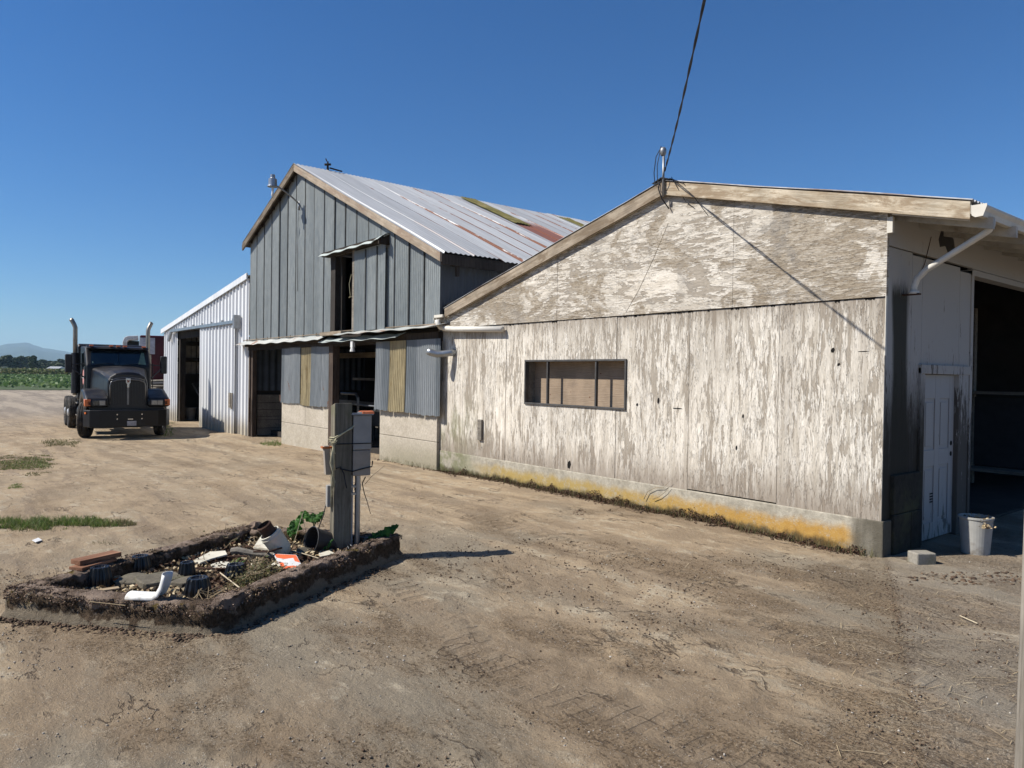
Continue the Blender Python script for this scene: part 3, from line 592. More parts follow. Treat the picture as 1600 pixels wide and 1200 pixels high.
for i in range(len(xs2)-1):
    a, b = xs2[i]+.0015, xs2[i+1]-.0015; y = WY-.018+random.uniform(-.003, .003)
    top = [(a, ztop(a))] + ([(XA, ZA)] if a < XA < b else []) + [(b, ztop(b))]
    pts = [(a, SEAM)] + [(b, SEAM)] + top[::-1]
    pts = [p for p in pts if p[1] >= SEAM-.001]
    if ztop(a) < SEAM: pts = [(XA-(ZA-SEAM)/.262, SEAM), (b, SEAM), (b, ztop(b))]
    mb.prism(pts, y, y+T)
gw = mb.build('gable_wall', MT['paint_h'], ws, bevel=.002)
# ragged dark gap line below the gable sheets (real recess) and backing so nothing shows through
mb = MB(); mb.box((XL, WY+T+.01, FT-.1), (wx0-.02, WY+T+.03, 3.0)); mb.box((wx1+.02, WY+T+.01, FT-.1), (XR-.06, WY+T+.03, 3.3)); mb.box((wx0-.02, WY+T+.01, FT-.1), (wx1+.02, WY+T+.03, wz0-.02)); mb.box((wx0-.02, WY+T+.01, wz1+.02), (wx1+.02, WY+T+.03, 3.3))
mb.prism([(XL, 3.0), (XR-.06, 3.3), (XA, ZA-.05)], WY+T+.008, WY+T+.02)
mb.build('backing', MT['dark'], ws)
# rot chips along the seam and edges
mb = MB()
for k in range(60):
    x = random.uniform(XL+.4, XR-.05); w = random.uniform(.01, .07); z = SEAM-.010; h = random.uniform(.008, .024)
    mb.prism([(x, z+.006), (x+w, z+.006), (x+w*.8, z-h), (x+w*.5, z-h*.4), (x+w*.2, z-h)], WY-.006, WY-.0035)
for (x, z, w, h) in [(-7.83, .40, .07, .11), (-3.85, 2.04, .04, .05), (-3.78, 1.90, .03, .03), (-6.52, 1.37, .03, .035), (-6.16, 1.42, .03, .07), (-4.9, 1.30, .02, .04), (-4.98, .92, .02, .05), (-3.56, 2.04, .10, .008), (-5.9, 1.36, .14, .010)]:
    mb.prism([(x, z), (x+w*.6, z-h*.1), (x+w, z+h*.5), (x+w*.7, z+h), (x+w*.1, z+h*.8), (x-w*.1, z+h*.4)], WY-.006, WY-.0035)
mb.build('rot_hole', MT['dark'], ws, each=True)
# footing
mb = MB(); P = []
mb.box((XL, WY-.012, -.4), (XR+.02, WY+.16, FT)); mb.box((XR-.14, WY+.14, -.3), (XR+.02, 8.22, .80-.45)); o = mb.build('footing', MT['found'], ws, bevel=.012)
# right side wall (faces +X)
mb = MB(); DY0, DY1 = 8.28, 9.20; OY0, OY1 = 9.58, 14.8; ZS = 3.33; ZO = 3.06
def sbox(y0, y1, z0, z1, dx=0): mb.box((XR-.05+dx, y0, z0), (XR+dx, y1, z1))
sbox(WY+.01, 7.98, .36, 3.08); sbox(7.985, DY0-.045, .36, 3.06); sbox(DY0-.04, DY1+.04, 1.92, 3.06); sbox(DY1+.045, OY0, -.05, 3.02); sbox(WY+.01, OY0, 3.09, ZS+.2, .008); sbox(OY0+.002, OY1, ZO+.02, ZS+.2, .004); sbox(OY1, 16, -.1, ZS+.2)
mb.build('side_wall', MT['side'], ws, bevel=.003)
mb = MB(); mb.box((XR+.001, WY-.022, SEAM+.62), (XR+.055, WY+.02, 3.36)); mb.box((XR+.001, WY-.020, 2.0), (XR+.008, WY+.012, SEAM+.6)); mb.build('corner_trim', MT['gutter'], ws)
mb = MB()   # blackened base blocks near the corner
mb.box((XR-.03, WY+.17, -.1), (XR+.045, 7.97, .40)); mb.box((XR-.03, WY+.17, .405), (XR+.04, 8.22, .80)); mb.box((XR-.03, 7.975, -.1), (XR+.045, 8.22, .40)); mb.build('base_block', simple('blackened_block', (.028, .026, .02), .95, 0, .5, 9, .008, dirt=(.06, .06, .03)), ws, bevel=.01)
mb = MB(); q = [(8.60, 3.30), (8.66, 3.40), (8.82, 3.42), (9.0, 3.35), (9.04, 3.25), (8.94, 3.22), (8.86, 3.18), (8.78, 3.25), (8.64, 3.22)]
mb.prism(q, XR+.001, XR+.012, 'x'); mb.build('vent_hole', MT['black'], ws)
# frame + leaf of the personnel door
mb = MB(); mb.box((XR-.06, DY0-.1, .0), (XR+.03, DY0-.002, 1.90)); mb.box((XR-.06, DY1+.002, 0), (XR+.03, DY1+.26, 1.90)); mb.box((XR-.06, DY0-.1, 1.83), (XR+.04, DY1+.30, 1.93))
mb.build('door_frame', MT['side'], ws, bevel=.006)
mb = MB(); dx = XR-.02; mb.box((dx-.04, DY0, .02), (dx-.012, DY1, 1.825))
def frame_panels(w0, w1):
    xs_ = [DY0, DY0+.13, DY0+.40, DY0+.52, DY0+.79, DY1]; zs = [.02, .2, .82, 1.0, 1.56, 1.825]
    for (a, b) in ((0, 1), (2, 3), (4, 5)): mb.box((dx-.012, xs_[a], .02), (dx, xs_[b], 1.825))
    for (a, b) in ((1, 2), (3, 4)):
        for (c, d) in ((0, 1), (2, 3), (4, 5)): mb.box((dx-.012, xs_[a]+.001, zs[c]), (dx-.001, xs_[b]-.001, zs[d]))
        for (c, d) in ((1, 2), (3, 4)): mb.box((dx-.012, xs_[a]+.04, zs[c]+.04), (dx-.004, xs_[b]-.04, zs[d]-.04))
frame_panels(0, 0)
dn = NT('scuffed_door', .6, 0, .3); p = dn.pos(); aa = dn.noise(dn.map(p, (9, 12, 3)), 1, 7, .7); zz = dn.xyz(p)[2]
dn.col(dn.mix(dn.rng(dn.ma('ADD', aa, dn.ma('MULTIPLY', dn.rng(zz, .6, 0), .13)), .62, .70), (.40, .39, .38), (.13, .12, .11))); 
door = mb.build('door', dn.m, ws, bevel=.004)
mb = MB(); [mb.lathe([(.001, .004), (.026, .004), (.028, 0), (.028, -.02)], (dx, DY1-.07, z), (1, 0, 0), 14) for z in (.93, 1.05)]; sub(mb, 'lock_hole', MT['dark'], door, ws)
mb = MB(); [mb.box((dx+.001, DY0+.30, .42+i*.03), (dx+.004, DY0+.37, .435+i*.03)) for i in range(4)]; sub(mb, 'vent_slot', MT['dark'], door, ws)
# big doorway edge trim + header beam
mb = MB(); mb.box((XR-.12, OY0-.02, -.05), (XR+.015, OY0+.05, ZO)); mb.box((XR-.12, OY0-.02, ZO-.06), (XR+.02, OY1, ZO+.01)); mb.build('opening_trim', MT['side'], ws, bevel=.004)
# roof: two corrugated slopes, overhanging
OV = .075; YB = 19.0; XE = -2.52; XW = -11.05
def roofslope(x0, x1, zf, y0, y1, pitch=.076, amp=.012, nx=14, thick=0):
    P = []; n = int((y1-y0)/(pitch/6))
    for i in range(nx+1):
        x = x0+(x1-x0)*i/nx; P.append([(x, y0+(y1-y0)*j/n, zf(x)+amp*math.sin(2*math.pi*(y0+(y1-y0)*j/n)/pitch)+.004*math.sin(x*3+j*.02)) for j in range(n+1)])
    return P
rz = lambda x: ztop(x)+.115
mb = MB(); mb.grid(roofslope(XA, XE, rz, WY-OV-.03, YB, nx=8)); mb.grid(roofslope(XA, XW, rz, WY-OV-.03, YB, nx=8))
mb.build('roof', simple('workshop_roof_tin', (.50, .51, .52), .6, .1, .2, 2, dirt=(.17, .09, .05)), ws, solid=.004, fix=False)
mb = MB(); mb.prism([(XA-.16, ZA+.10), (XA, ZA+.155), (XA+.16, ZA+.10), (XA, ZA+.14)], WY-OV-.05, YB); mb.build('ridge_cap', simple('black_cap', (.03, .03, .032), .5), ws)
# soffit boards, right overhang
mb = MB(); mb.prism([(XR-.3, ztop(XR-.3)-.0), (XE+.06, ztop(XE+.06)), (XE+.06, ztop(XE+.06)+.03), (XR-.3, ztop(XR-.3)+.03)], WY-OV+.04, YB); 
for y in np.arange(7.5, 18, .61): mb.prism([(XR+.0, ztop(XR)-.11), (XE+.10, ztop(XE+.1)-.11), (XE+.10, ztop(XE+.1)-.002), (XR, ztop(XR)-.002)], y, y+.045)
mb.build('soffit', simple('soffit_paint', (.52, .49, .43), .85, 0, .2, 4, dirt=(.25, .21, .16)), ws)
# rake fascia boards
def rake(x0, x1, mat, name, drop=.165, y=WY-OV, up_=.10):
    mb = MB(); mb.prism([(x0, ztop(x0)+up_-drop), (x1, ztop(x1)+up_-drop), (x1, ztop(x1)+up_), (x0, ztop(x0)+up_)], y-.018, y+.012); return mb.build(name, mat, ws, bevel=.004)
rake(XA-.004, XW+.02, MT['fascia_l'], 'rake_board'); rake(XA+.004, XE-.02, MT['fascia_w'], 'rake_board')
mb = MB(); # white sub-fascia on the wall under the rakes
for (x0, x1) in ((XA-.01, XW+.3), (XA+.01, XR+.06)):
    mb.prism([(x0, ztop(x0)-.05), (x1, ztop(x1)-.05), (x1, ztop(x1)+.07), (x0, ztop(x0)+.07)], WY-.04, WY-.021)
mb.prism([(XR+.065, ztop(XR+.06)-.075), (XE-.04, ztop(XE-.04)-.075), (XE-.04, ztop(XE-.04)+.0), (XR+.065, ztop(XR+.06)+.0)], WY-.06, WY-.03)
mb.build('trim_board', MT['gutter'], ws)
mb = MB(); mb.prism([(XA-.01, ztop(XA)-.02), (XR+.1, ztop(XR+.1)-.02), (XE-.05, ztop(XE-.05)-.02), (XE-.05, ztop(XE-.05)+.085), (XA-.01, ztop(XA)+.085)], WY-OV+.013, WY-.045); mb.prism([(XA+.01, ztop(XA)-.0), (XW+.2, ztop(XW+.2)), (XW+.2, ztop(XW+.2)+.085), (XA+.01, ztop(XA)+.085)], WY-OV+.013, WY-.045); mb.build('rake_soffit', MT['fascia'], ws)
# gutter on the right eave + downpipe
gx, gzz = XE+.0, ztop(XE)+.02
def gutter_profile(x, z, s=1):
  return [(x+(a-x)*.82, z+(b-z)*.85) for a, b in [(x, z), (x, z-.09), (x+.03*s, z-.115), (x+.085*s, z-.115), (x+.10*s, z-.06), (x+.125*s, z-.02), (x+.125*s, z), (x+.118*s, z), (x+.09*s, z-.06), (x+.08*s, z-.108), (x+.03*s, z-.108), (x+.008*s, z-.09), (x+.008*s, z)]]
mb = MB(); mb.prism(gutter_profile(XE-.01, ztop(XE)+.065), WY-.11, 18.5); mb.prism([(XE, ztop(XE)+.06), (XE, ztop(XE)-.03), (XE+.03, ztop(XE)-.05), (XE+.09, ztop(XE)-.045), (XE+.12, ztop(XE)+.04), (XE+.12, ztop(XE)+.06)], WY-.115, WY-.11)
gt = mb.build('gutter', MT['gutter'], ws)
mb = MB(); zg = ztop(XE)-.05
pts = [(XE+.05, 7.62, zg+.02), (XE+.05, 7.62, zg-.03), (XE+.03, 7.62, zg-.07), (XE-.04, 7.63, zg-.11), (-3.08, 7.76, 2.86), (-3.17, 7.78, 2.78), (-3.20, 7.78, 2.70), (-3.20, 7.78, 2.645)]
mb.tube(pts, .031, 12); mb.tube([(-3.20, 7.78, 2.66), (-3.20, 7.78, 2.63)], .05, 12); mb.build('downpipe', MT['pvc'], ws, smooth=True)
mb = MB(); mb.box((XR, 7.75, 2.62), (-3.14, 7.81, 2.635)); mb.tube([(XR+.01, 8.4, 3.3), (XR+.012, 8.25, 3.0), (XR+.012, 8.12, 2.85)], .004, 5); mb.build('pipe_bracket', MT['rust'], ws)
# gutter and downpipe at the left eave
lz = ztop(XL)-.02
mb = MB(); mb.prism(gutter_profile(-11.22, ztop(-11.3)+.02, -1), WY-.14, WY+1.2); mb.box((-11.3, WY-.14, lz+.05), (-11.02, WY-.05, lz+.10)); mb.build('gutter', MT['gutter'], ws)
mb = MB(); mb.tube([(-11.16, 7.24, 2.74), (-11.15, 7.26, 2.66), (-11.10, 7.28, 2.60), (-11.0, 7.30, 2.575), (-10.7, 7.31, 2.555), (-9.35, 7.325, 2.50)], .048, 14); mb.build('downpipe', MT['pvc'], ws, smooth=True)
# vent pipe elbow with wall plate
mb = MB(); vx = -10.80; mb.tube([(vx, WY+.02, 2.15), (vx-.05, 7.32, 2.135), (vx-.13, 7.22, 2.115), (vx-.20, 7.14, 2.11), (vx-.265, 7.06, 2.135), (vx-.305, 7.01, 2.165)], [.058, .058, .06, .06, .062, .062], 18, cap=False)
vp = mb.build('vent_pipe', MT['alu'], ws, smooth=True, solid=.004)
mb = MB(); mb.lathe([(.001, .0), (.085, .0), (.085, .006)], (vx, WY-.001, 2.15), (0, -1, 0), 20); sub(mb, 'wall_hole', MT['dark'], vp, ws)
mb = MB(); mb.box((-10.04, WY-.045, .64), (-9.93, WY-.004, .99)); mb.build('wall_block', MT['wood_grey'], ws, bevel=.006)
# window
wf = MB(); fw = .028; y0, y1 = WY-.022, WY+.05
wf.box((wx0, y0, wz1-fw), (wx1, y1, wz1)); wf.box((wx0, y0, wz0), (wx1, y1, wz0+fw)); wf.box((wx0, y0+.001, wz0+fw), (wx0+fw, y1, wz1-fw)); wf.box((wx1-fw, y0+.001, wz0+fw), (wx1, y1, wz1-fw))
win = MB(); 
for m_ in wf.v: pass
MT['frame'] = simple('bronze_frame', (.10, .095, .09), .5, .4); wfo = wf.build('window', MT['frame'], ws, bevel=.003)
mb = MB(); [mb.box((x-.013, WY-.012, wz0+fw), (x+.013, WY+.03, wz1-fw)) for x in (-8.31, -7.28)]; sub(mb, 'mullion', MT['frame'], wfo, ws)
mb = MB(); YD = WY+.20; mb.box((wx0-.02, YD, wz0-.02), (wx1+.02, YD+.02, wz1+.02)); sub(mb, 'boarding', MT['ply'], wfo, ws)
mb = MB(); mb.box((wx0-.02, y1, wz0-.03), (wx1+.02, YD, wz0-.001)); mb.box((wx0-.02, y1, wz1+.001), (wx1+.02, YD, wz1+.03)); mb.box((wx0-.03, y1, wz0), (wx0-.001, YD, wz1)); mb.box((wx1+.001, y1, wz0), (wx1+.03, YD, wz1)); sub(mb, 'reveal', MT['wood_grey'], wfo, ws)
# service mast + weatherhead at the apex
mb = MB(); mx, my = -6.03, WY-.12; mb.tube([(mx, my, ZA-.1), (mx, my, ZA+.46)], .016, 10); ma_ = mb.build('service_mast', MT['steel'], ws, smooth=True)
mb = MB(); mb.lathe([(.0, .08), (.025, .075), (.04, .05), (.042, .015), (.033, -.02), (.025, -.03)], (mx-.01, my, ZA+.45), (0, 0, 1), 14); sub(mb, 'weatherhead', MT['steel'], ma_, ws, smooth=True)
mb = MB(); mb.tube([(mx-.03, my-.02, ZA+.52), (mx-.09, my-.04, ZA+.42), (mx-.12, my-.04, ZA+.22), (mx-.10, my-.04, ZA+.06), (mx-.04, my-.05, ZA+.02), (mx+.03, my-.05, ZA+.12), (mx+.06, my-.05, ZA+.25)], .0055, 6); mb.tube([(mx-.02, my-.03, ZA+.54), (mx-.07, my-.04, ZA+.3), (mx-.06, my-.04, ZA+.08), (mx+.0, my-.05, ZA+.03)], .005, 6)
mb.tube([(mx-.04, my-.03, ZA+.1), (mx-.05, my-.03, ZA-.0), (mx-.02, my+.0, ZA-.12), (mx+.05, WY-.06, ZA-.25)], .008, 6); sub(mb, 'loop_cable', MT['wire'], ma_, ws, smooth=True)
mb = MB(); mb.tube([(mx+.09, WY-.11, ZA+.12), (mx+.3, WY-.105, ZA+.02), (mx+.42, WY-.05, ZA-.16), (mx+.62, WY-.03, ZA-.42)], .004, 5); mb.tube([(mx+.12, WY-.11, ZA+.13), (mx+.2, WY-.11, ZA-.0), (mx+.3, WY-.05, ZA-.2), (mx+.42, WY-.03, ZA-.3)], .004, 5)
mb.build('loose_wire', MT['wire'], ws, each=True)
mb = MB(); mb.tube([(-6.02, WY-.024, 3.72), (-6.25, WY-.023, 3.3), (-6.5, WY-.023, 2.9), (-6.72, WY-.023, 2.62)], .0018, 5); mb.build('bare_wire', MT['twig'], ws)
# interior: dark rear wall, sheathed inside, plywood panel, shelf and bench seen in the doorway
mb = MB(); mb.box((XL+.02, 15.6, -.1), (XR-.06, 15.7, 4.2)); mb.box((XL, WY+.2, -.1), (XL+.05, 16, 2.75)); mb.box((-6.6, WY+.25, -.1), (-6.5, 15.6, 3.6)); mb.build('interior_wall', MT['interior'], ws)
mb = MB(); mb.box((XL+.1, WY+.25, .0), (XR-.07, 15.58, .035)); mb.build('floor', MT['floor'], ws)  # dark sheet added so the workshop bay looks deep in shade
mb = MB(); mb.box((-5.6, 13.9, .35), (-4.75, 13.95, 1.5)); mb.box((-4.7, 13.9, .35), (-3.8, 13.95, 1.5)); mb.build('interior_panel', simple('interior_grey_panel', (.03, .032, .036), .8), ws, each=True)
mb = MB(); mb.box((-6.0, 13.5, .28), (-3.6, 13.96, .33)); mb.box((-6.0, 13.7, 1.55), (-3.6, 13.96, 1.60)); mb.build('shelf', MT['wood_grey'], ws, each=True)
mb = MB(); mb.box((-4.74, 13.85, 0), (-4.70, 13.96, 3.0)); mb.build('stud', MT['wood_grey'], ws)
# ------------------------------------------------------------------ grey barn
BY = 7.35; bn = thing('barn', 'tall grey corrugated metal barn with rust-streaked gable roof and open loft door', 'building', (-16, BY, 0))
BX0, BX1, BXA, BZA = -21.25, -11.24, -17.7, 6.86; sl_, sr_ = .405, .448
def bz(x): return BZA-(sl_*(BXA-x) if x < BXA else sr_*(x-BXA))
LB = 2.63; LX0, LX1, LZ = -15.75, -14.56, 4.42
seams = [BX0]; x = BX0
while x < BX1-.3: x += .556; seams.append(x)
mb = MB(); ms = MB()
allx = sorted(set([round(q, 4) for q in seams if q < BX1-.05] + [BX1]))
for i in range(len(allx)-1):
    a, b = allx[i], allx[i+1]; a2, b2 = a+.016, b-.016
    zl = lambda q: LB+.01*math.sin(q*2.3); segs = []
    if b2 <= LX0 or a2 >= LX1: segs = [(a2, b2, zl, bz)]
    else:
        if a2 < LX0: segs.append((a2, LX0, zl, bz))
        if b2 > LX1: segs.append((LX1, b2, zl, bz))
        segs.append((max(a2, LX0), min(b2, LX1), (lambda q: LZ), bz))
    for (p, q, f, g) in segs:
        if q-p > .03: mb.grid(corr(p, q, f, g, BY+random.uniform(-.004, .004)))
    if not (LX0 < b < LX1) and b < BX1-.01: ms.box((b-.014, BY-.017, LB), (b+.014, BY+.02, bz(b)-.02))
    elif b < BX1-.01: ms.box((b-.014, BY-.017, LZ+.15), (b+.014, BY+.02, bz(b)-.02))
mb.build('gable_siding', MT['tin'], bn, smooth=False, fix=False)
ms.build('seam', MT['seam'], bn, each=True)
# sheathing behind (boards) with the loft opening
mb = MB(); mb.prism([(BX0+.03, LB), (LX0, LB), (LX0, bz(LX0)-.1), (BXA, BZA-.1), (BX0+.03, bz(BX0)-.06)], BY+.05, BY+.10)
mb.prism([(LX1, LB), (BX1-.03, LB), (BX1-.03, bz(BX1)-.06), (LX1, bz(LX1)-.06)], BY+.05, BY+.10); mb.prism([(LX0, LZ), (LX1, LZ), (LX1, bz(LX1)-.06), (LX0, bz(LX0)-.06)], BY+.051, BY+.101); mb.build('sheathing', MT['wood_dark'], bn)
# loft door: open leaf, frame timbers, hood
mb = MB(); mb.grid(corr(LX1+.03, -13.16, LB+.03, LZ-.02, BY-.07)); ld = mb.build('loft_door', MT['tin'], bn, fix=False)
mb = MB(); mb.box((LX1-.07, BY-.075, LB+.02), (LX1+.03, BY-.03, LZ)); mb.box((LX1+.03, BY-.055, LZ-.12), (-13.16, BY-.02, LZ-.02)); sub(mb, 'door_edge', MT['wood_grey'], ld, bn)
mb = MB(); [mb.box((q-.019, BY-.095, LB+.03), (q+.019, BY-.06, LZ-.05)) for q in (-14.0, -13.5)]; sub(mb, 'seam', MT['seam'], ld, bn, each=True)
mb = MB(); mb.box((LX0-.1, BY-.012, LB), (LX0+.14, BY+.12, LZ)); mb.box((LX0+.14, BY+.11, LB), (LX0+.24, BY+.2, LZ)); mb.build('loft_jamb', MT['interior'], bn)
mb = MB(); P = [];
for t in (0, .33, .66, 1): 
    y = BY-.01-.26*t; z = 4.56-.05*t-.10*t*t; P.append([(x, y, z+(.03 if x > -13.4 else 0)+.012*math.sin(x*9)) for x in np.linspace(-16.0, -13.12, 30)])
mb.grid(P); hd = mb.build('loft_hood', MT['tin_hood'], bn, solid=.01)
mb = MB(); mb.box((-15.95, BY-.2, LZ+.0), (-13.14, BY-.02, LZ+.09)); mb.prism([(BY-.01, 4.56), (BY-.25, 4.42), (BY-.25, 4.36), (BY-.01, 4.36)], -13.16, -13.12, 'x'); sub(mb, 'track_board', MT['wood_dark'], hd, bn)
mb = MB(); mb.tube([(LX1-.06, BY-.1, 3.9), (LX1-.12, BY-.12, 3.7), (LX1-.10, BY-.1, 3.45), (LX1-.17, BY-.1, 3.40), (LX1-.05, BY-.1, 3.42)], .006, 6); sub(mb, 'pull_rope', MT['rope'], ld, bn)
# right side wall above the workshop roof, left wall, rear
mb = MB(); mb.grid(corr(BY, 26, 2.2, bz(BX1)-.02, BX1, pitch=.15, amp=.012, axis='y')); mb.build('side_siding', MT['tin_dark'], bn, fix=False)
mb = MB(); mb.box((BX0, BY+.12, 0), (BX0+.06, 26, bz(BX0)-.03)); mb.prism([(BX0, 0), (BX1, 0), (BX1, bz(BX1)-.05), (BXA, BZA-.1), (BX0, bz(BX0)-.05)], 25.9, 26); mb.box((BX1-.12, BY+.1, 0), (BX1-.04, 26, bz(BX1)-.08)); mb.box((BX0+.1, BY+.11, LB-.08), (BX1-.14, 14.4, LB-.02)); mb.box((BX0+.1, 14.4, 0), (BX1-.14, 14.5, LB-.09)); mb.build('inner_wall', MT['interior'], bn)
mb = MB(); mb.box((BX0+.1, BY+.6, -.12), (BX1-.14, 14.35, .03)); mb.build('floor', MT['floor'], bn)  # dark sheet added so the barn bay looks deep in shade
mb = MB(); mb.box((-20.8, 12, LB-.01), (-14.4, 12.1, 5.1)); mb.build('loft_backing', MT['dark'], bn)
# roof
RO = .19; zr = lambda x: bz(x)+.10; XRL, XRR = -21.45, -10.98
mb = MB(); P1 = []; P2 = []; pit = .11
ys = []; y = BY-RO
while y < 24: ys.append(y); y += pit/6
for (xa, xb, PP, nx) in ((BXA, XRR, P1, 16), (BXA, XRL, P2, 6)):
    for i in range(nx+1):
        x = xa+(xb-xa)*i/nx; row = []
        for y in ys:
            fr = (y/.66) % 1; lap = .005*(1 if fr < .03 else 0); hgt = (.012 if y > 11.95 else 0)+(.02 if y > 15.6 else 0)
            row.append((x, y, zr(x)+.010*math.sin(2*math.pi*y/pit)+lap+.008*math.sin(x*1.3+y*.7)+hgt+ .010*math.sin(int(y/.66)*2.3)*(x-xa)/3))
        PP.append(row)
mb.grid(P1); mb.grid(P2); rf = mb.build('roof', MT['roof'], bn, fix=False, solid=.004)
mb = MB()
for (y0_, y1_, x0_, x1_) in ((12.05, 12.62, -17.45, -14.9), (15.75, 16.3, -17.35, -14.9)):
    P = [[(x, y, zr(x)+.055+.012*math.sin(2*math.pi*y/pit)+.02*mnoise.noise(Vector((x*4, y*5, 0)))) for y in np.linspace(y0_, y1_, 26)] for x in np.linspace(x0_, x1_, 12)]; mb.grid(P)
sub(mb, 'fibreglass_panel', MT['moss_panel'], rf, bn, fix=False, solid=.01, each=True)
mb = MB(); [mb.tube([(BXA, 8.08+a, BZA+.1), (BXA, 8.08+a, BZA+.33)], [.035, .02], 7) for a in (0,)]; mb.tube([(BXA-.02, 8.0, BZA+.24), (BXA, 8.16, BZA+.27)], .03, 6); mb.tube([(BXA+.02, 8.12, BZA+.17), (BXA+.06, 8.45, BZA+.13)], .02, 6); mb.tube([(BXA, 8.05, BZA+.33), (BXA-.02, 8.03, BZA+.40)], .016, 6); sub(mb, 'roof_finial', MT['wood_dark'], rf, bn)
for (x0, x1, nm, mat) in ((BXA-.005, XRL, 'rake_board', MT['barn_l']), (BXA+.005, XRR, 'rake_board', MT['barn_r'])):
    mb = MB(); y = BY-RO+.005; mb.prism([(x0, bz(x0)-.085), (x1, bz(x1)-.085), (x1, bz(x1)+.088), (x0, bz(x0)+.088)], y, y+.045); mb.build(nm, mat, bn, bevel=.005)
mb = MB()
for k in range(9):   # lookouts under the left rake
    x = BX0+.15+k*.42; mb.box((x, BY-RO+.05, bz(x)-.05), (x+.05, BY-.01, bz(x)+.04))
mb.prism([(BXA, bz(BXA)+.02), (XRL+.03, bz(XRL)+.02), (XRL+.03, bz(XRL)+.07), (BXA, bz(BXA)+.07)], BY-RO+.06, 24); mb.prism([(BXA, bz(BXA)+.02), (XRR-.03, bz(XRR)+.02), (XRR-.03, bz(XRR)+.07), (BXA, bz(BXA)+.07)], BY-RO+.06, 24)
mb.box((XRR-.06, BY-RO+.06, bz(XRR)-.12), (XRR-.02, 24, bz(XRR)+.04)); [mb.box((BX1, y, bz(BX1)-.22), (BX1+.22, y+.07, bz(BX1)-.12)) for y in (7.6,)]; mb.box((BX1+.16, 7.56, bz(BX1)-.42), (BX1+.22, 7.62, bz(BX1)-.12)); mb.build('eave_timber', MT['wood_dark'], bn)
# yard lamp on a curved arm
P0 = on_y(467, 318, BY-.02); PH = on_y(426, 292, BY-.66); 
mb = MB(); mb.tube([P0, P0+Vector((-.02, -.12, .10)), P0+Vector((-.05, -.32, .24)), P0.lerp(PH, .8)+Vector((0, 0, .09)), PH+Vector((.0, .05, .03))], .022, 8); mb.box((P0.x-.05, BY-.03, P0.z-.15), (P0.x+.05, BY-.005, P0.z+.06)); mb.tube([P0+Vector((.03, 0, .05)), P0+Vector((.04, -.03, -.1)), P0+Vector((-.02, -.02, -.9)), P0+Vector((-.015, -.01, -2.2))], .007, 5)
yl = mb.build('yard_lamp', MT['steel'], bn, smooth=True)
mb = MB(); mb.lathe([(.0, .30), (.055, .30), (.06, .22), (.07, .21), (.10, .19), (.105, .04), (.125, .03), (.13, .0), (.09, .0), (.0, .01)], PH, (0, 0, 1), 18); sub(mb, 'lamp_housing', MT['alu'], yl, bn, smooth=False)
mb = MB(); mb.lathe([(.0, 0), (.025, -.01), (.03, -.08), (.022, -.13), (.03, -.17), (.035, -.22), (.0, -.25)], PH, (0, 0, 1), 12); sub(mb, 'bulb', MT['white'], yl, bn, smooth=True)
# awning sheets
def awn(x0, x1, z0, z1, dep, name='awning', mat='tin_awn', lift=0):
    mb = MB(); P = []
    for t in np.linspace(0, 1, 6):
        P.append([(x, BY-.015-dep*t, z0+(z1-z0)*t - .05*t*t*0 + .012*math.sin(x*7+t)+(lift*smooth(x1-.5, x1, x) if lift else 0)) for x in np.linspace(x0, x1, int((x1-x0)*14))])
    mb.grid(P); return mb.build(name, MT[mat], bn, solid=.006)
awn(-21.75, -15.85, 2.63, 2.50, .30); awn(-15.95, -12.4, 2.55, 2.44, .25, mat='tin_hood'); awn(-15.0, -10.97, 2.66, 2.58, .33, lift=.03)
mb = MB(); mb.tube([(-21.6, BY-.06, 2.66), (-15.9, BY-.06, 2.66)], .012, 6); mb.tube([(-15.5, BY-.05, 2.69), (-11.3, BY-.05, 2.67)], .012, 6); [mb.tube([(x, BY-.06, 2.62), (x, BY-.06, 2.70)], .012, 5) for x in np.arange(-21.3, -15.9, .8)]; mb.box((-16.0, BY-.2, 2.60), (-14.9, BY-.02, 2.68)); mb.build('conduit', MT['fascia'], bn)
mb = MB(); mb.box((-21.2, BY-.06, 2.36), (-11.2, BY+.06, 2.53)); mb.box((-21.2, BY-.16, 2.46), (-15.9, BY-.1, 2.52)); mb.box((-15.7, BY-.2, 2.40), (-13.2, BY-.15, 2.47)); mb.build('lintel', MT['wood_dark'], bn)
mb = MB(); mb.box((-14.35, BY-.24, 2.30), (-14.25, BY-.18, 2.44)); mb.lathe([(.03, 0), (.06, -.12), (.0, -.12)], (-14.3, BY-.21, 2.33), (0, 0, 1), 10); mb.build('door_lamp', MT['white'], bn)
# concrete lower walls, posts, skirt sheets
def cw(x0, x1, zt, zs, joints):
    mb = MB(); y = BY-.02
    mb.box((x0, y, -.4), (x1, y+.15, zs-.004)); xsj = [x0]+joints+[x1]
    for i in range(len(xsj)-1): mb.box((xsj[i]+.003, y, zs+.004), (xsj[i+1]-.003, y+.15, zt))
    return mb.build('concrete_wall', MT['conc'], bn, bevel=.008)
cw(-18.72, -15.78, .99, .44, [-17.2]); cw(-13.42, -11.26, 1.03, .50, [])
mb = MB(); [mb.box((-15.80, BY-.05, z), (-15.68, BY+.06, z+.09)) for z in (.2, .5, .72)]; mb.build('wall_key', MT['wood_dark'], bn)
def skirt(x0, x1, zb, zt, y, mat, name, curl=0):
    mb = MB(); f = lambda x, t: .008+.035*(1-t)**2*(.5+.5*math.sin(x*1.9+1))+ (curl*(1-t)**1.5 if x > x1-.15 else 0)
    zbf = lambda q: zb+.006*math.sin(q*6)+.006*math.sin(q*31); mb.grid(corr(x0, x1, zbf, zt, y, amp=.013, flare=f, rows=8)); return mb.build(name, MT[mat], bn, fix=False, solid=.003)
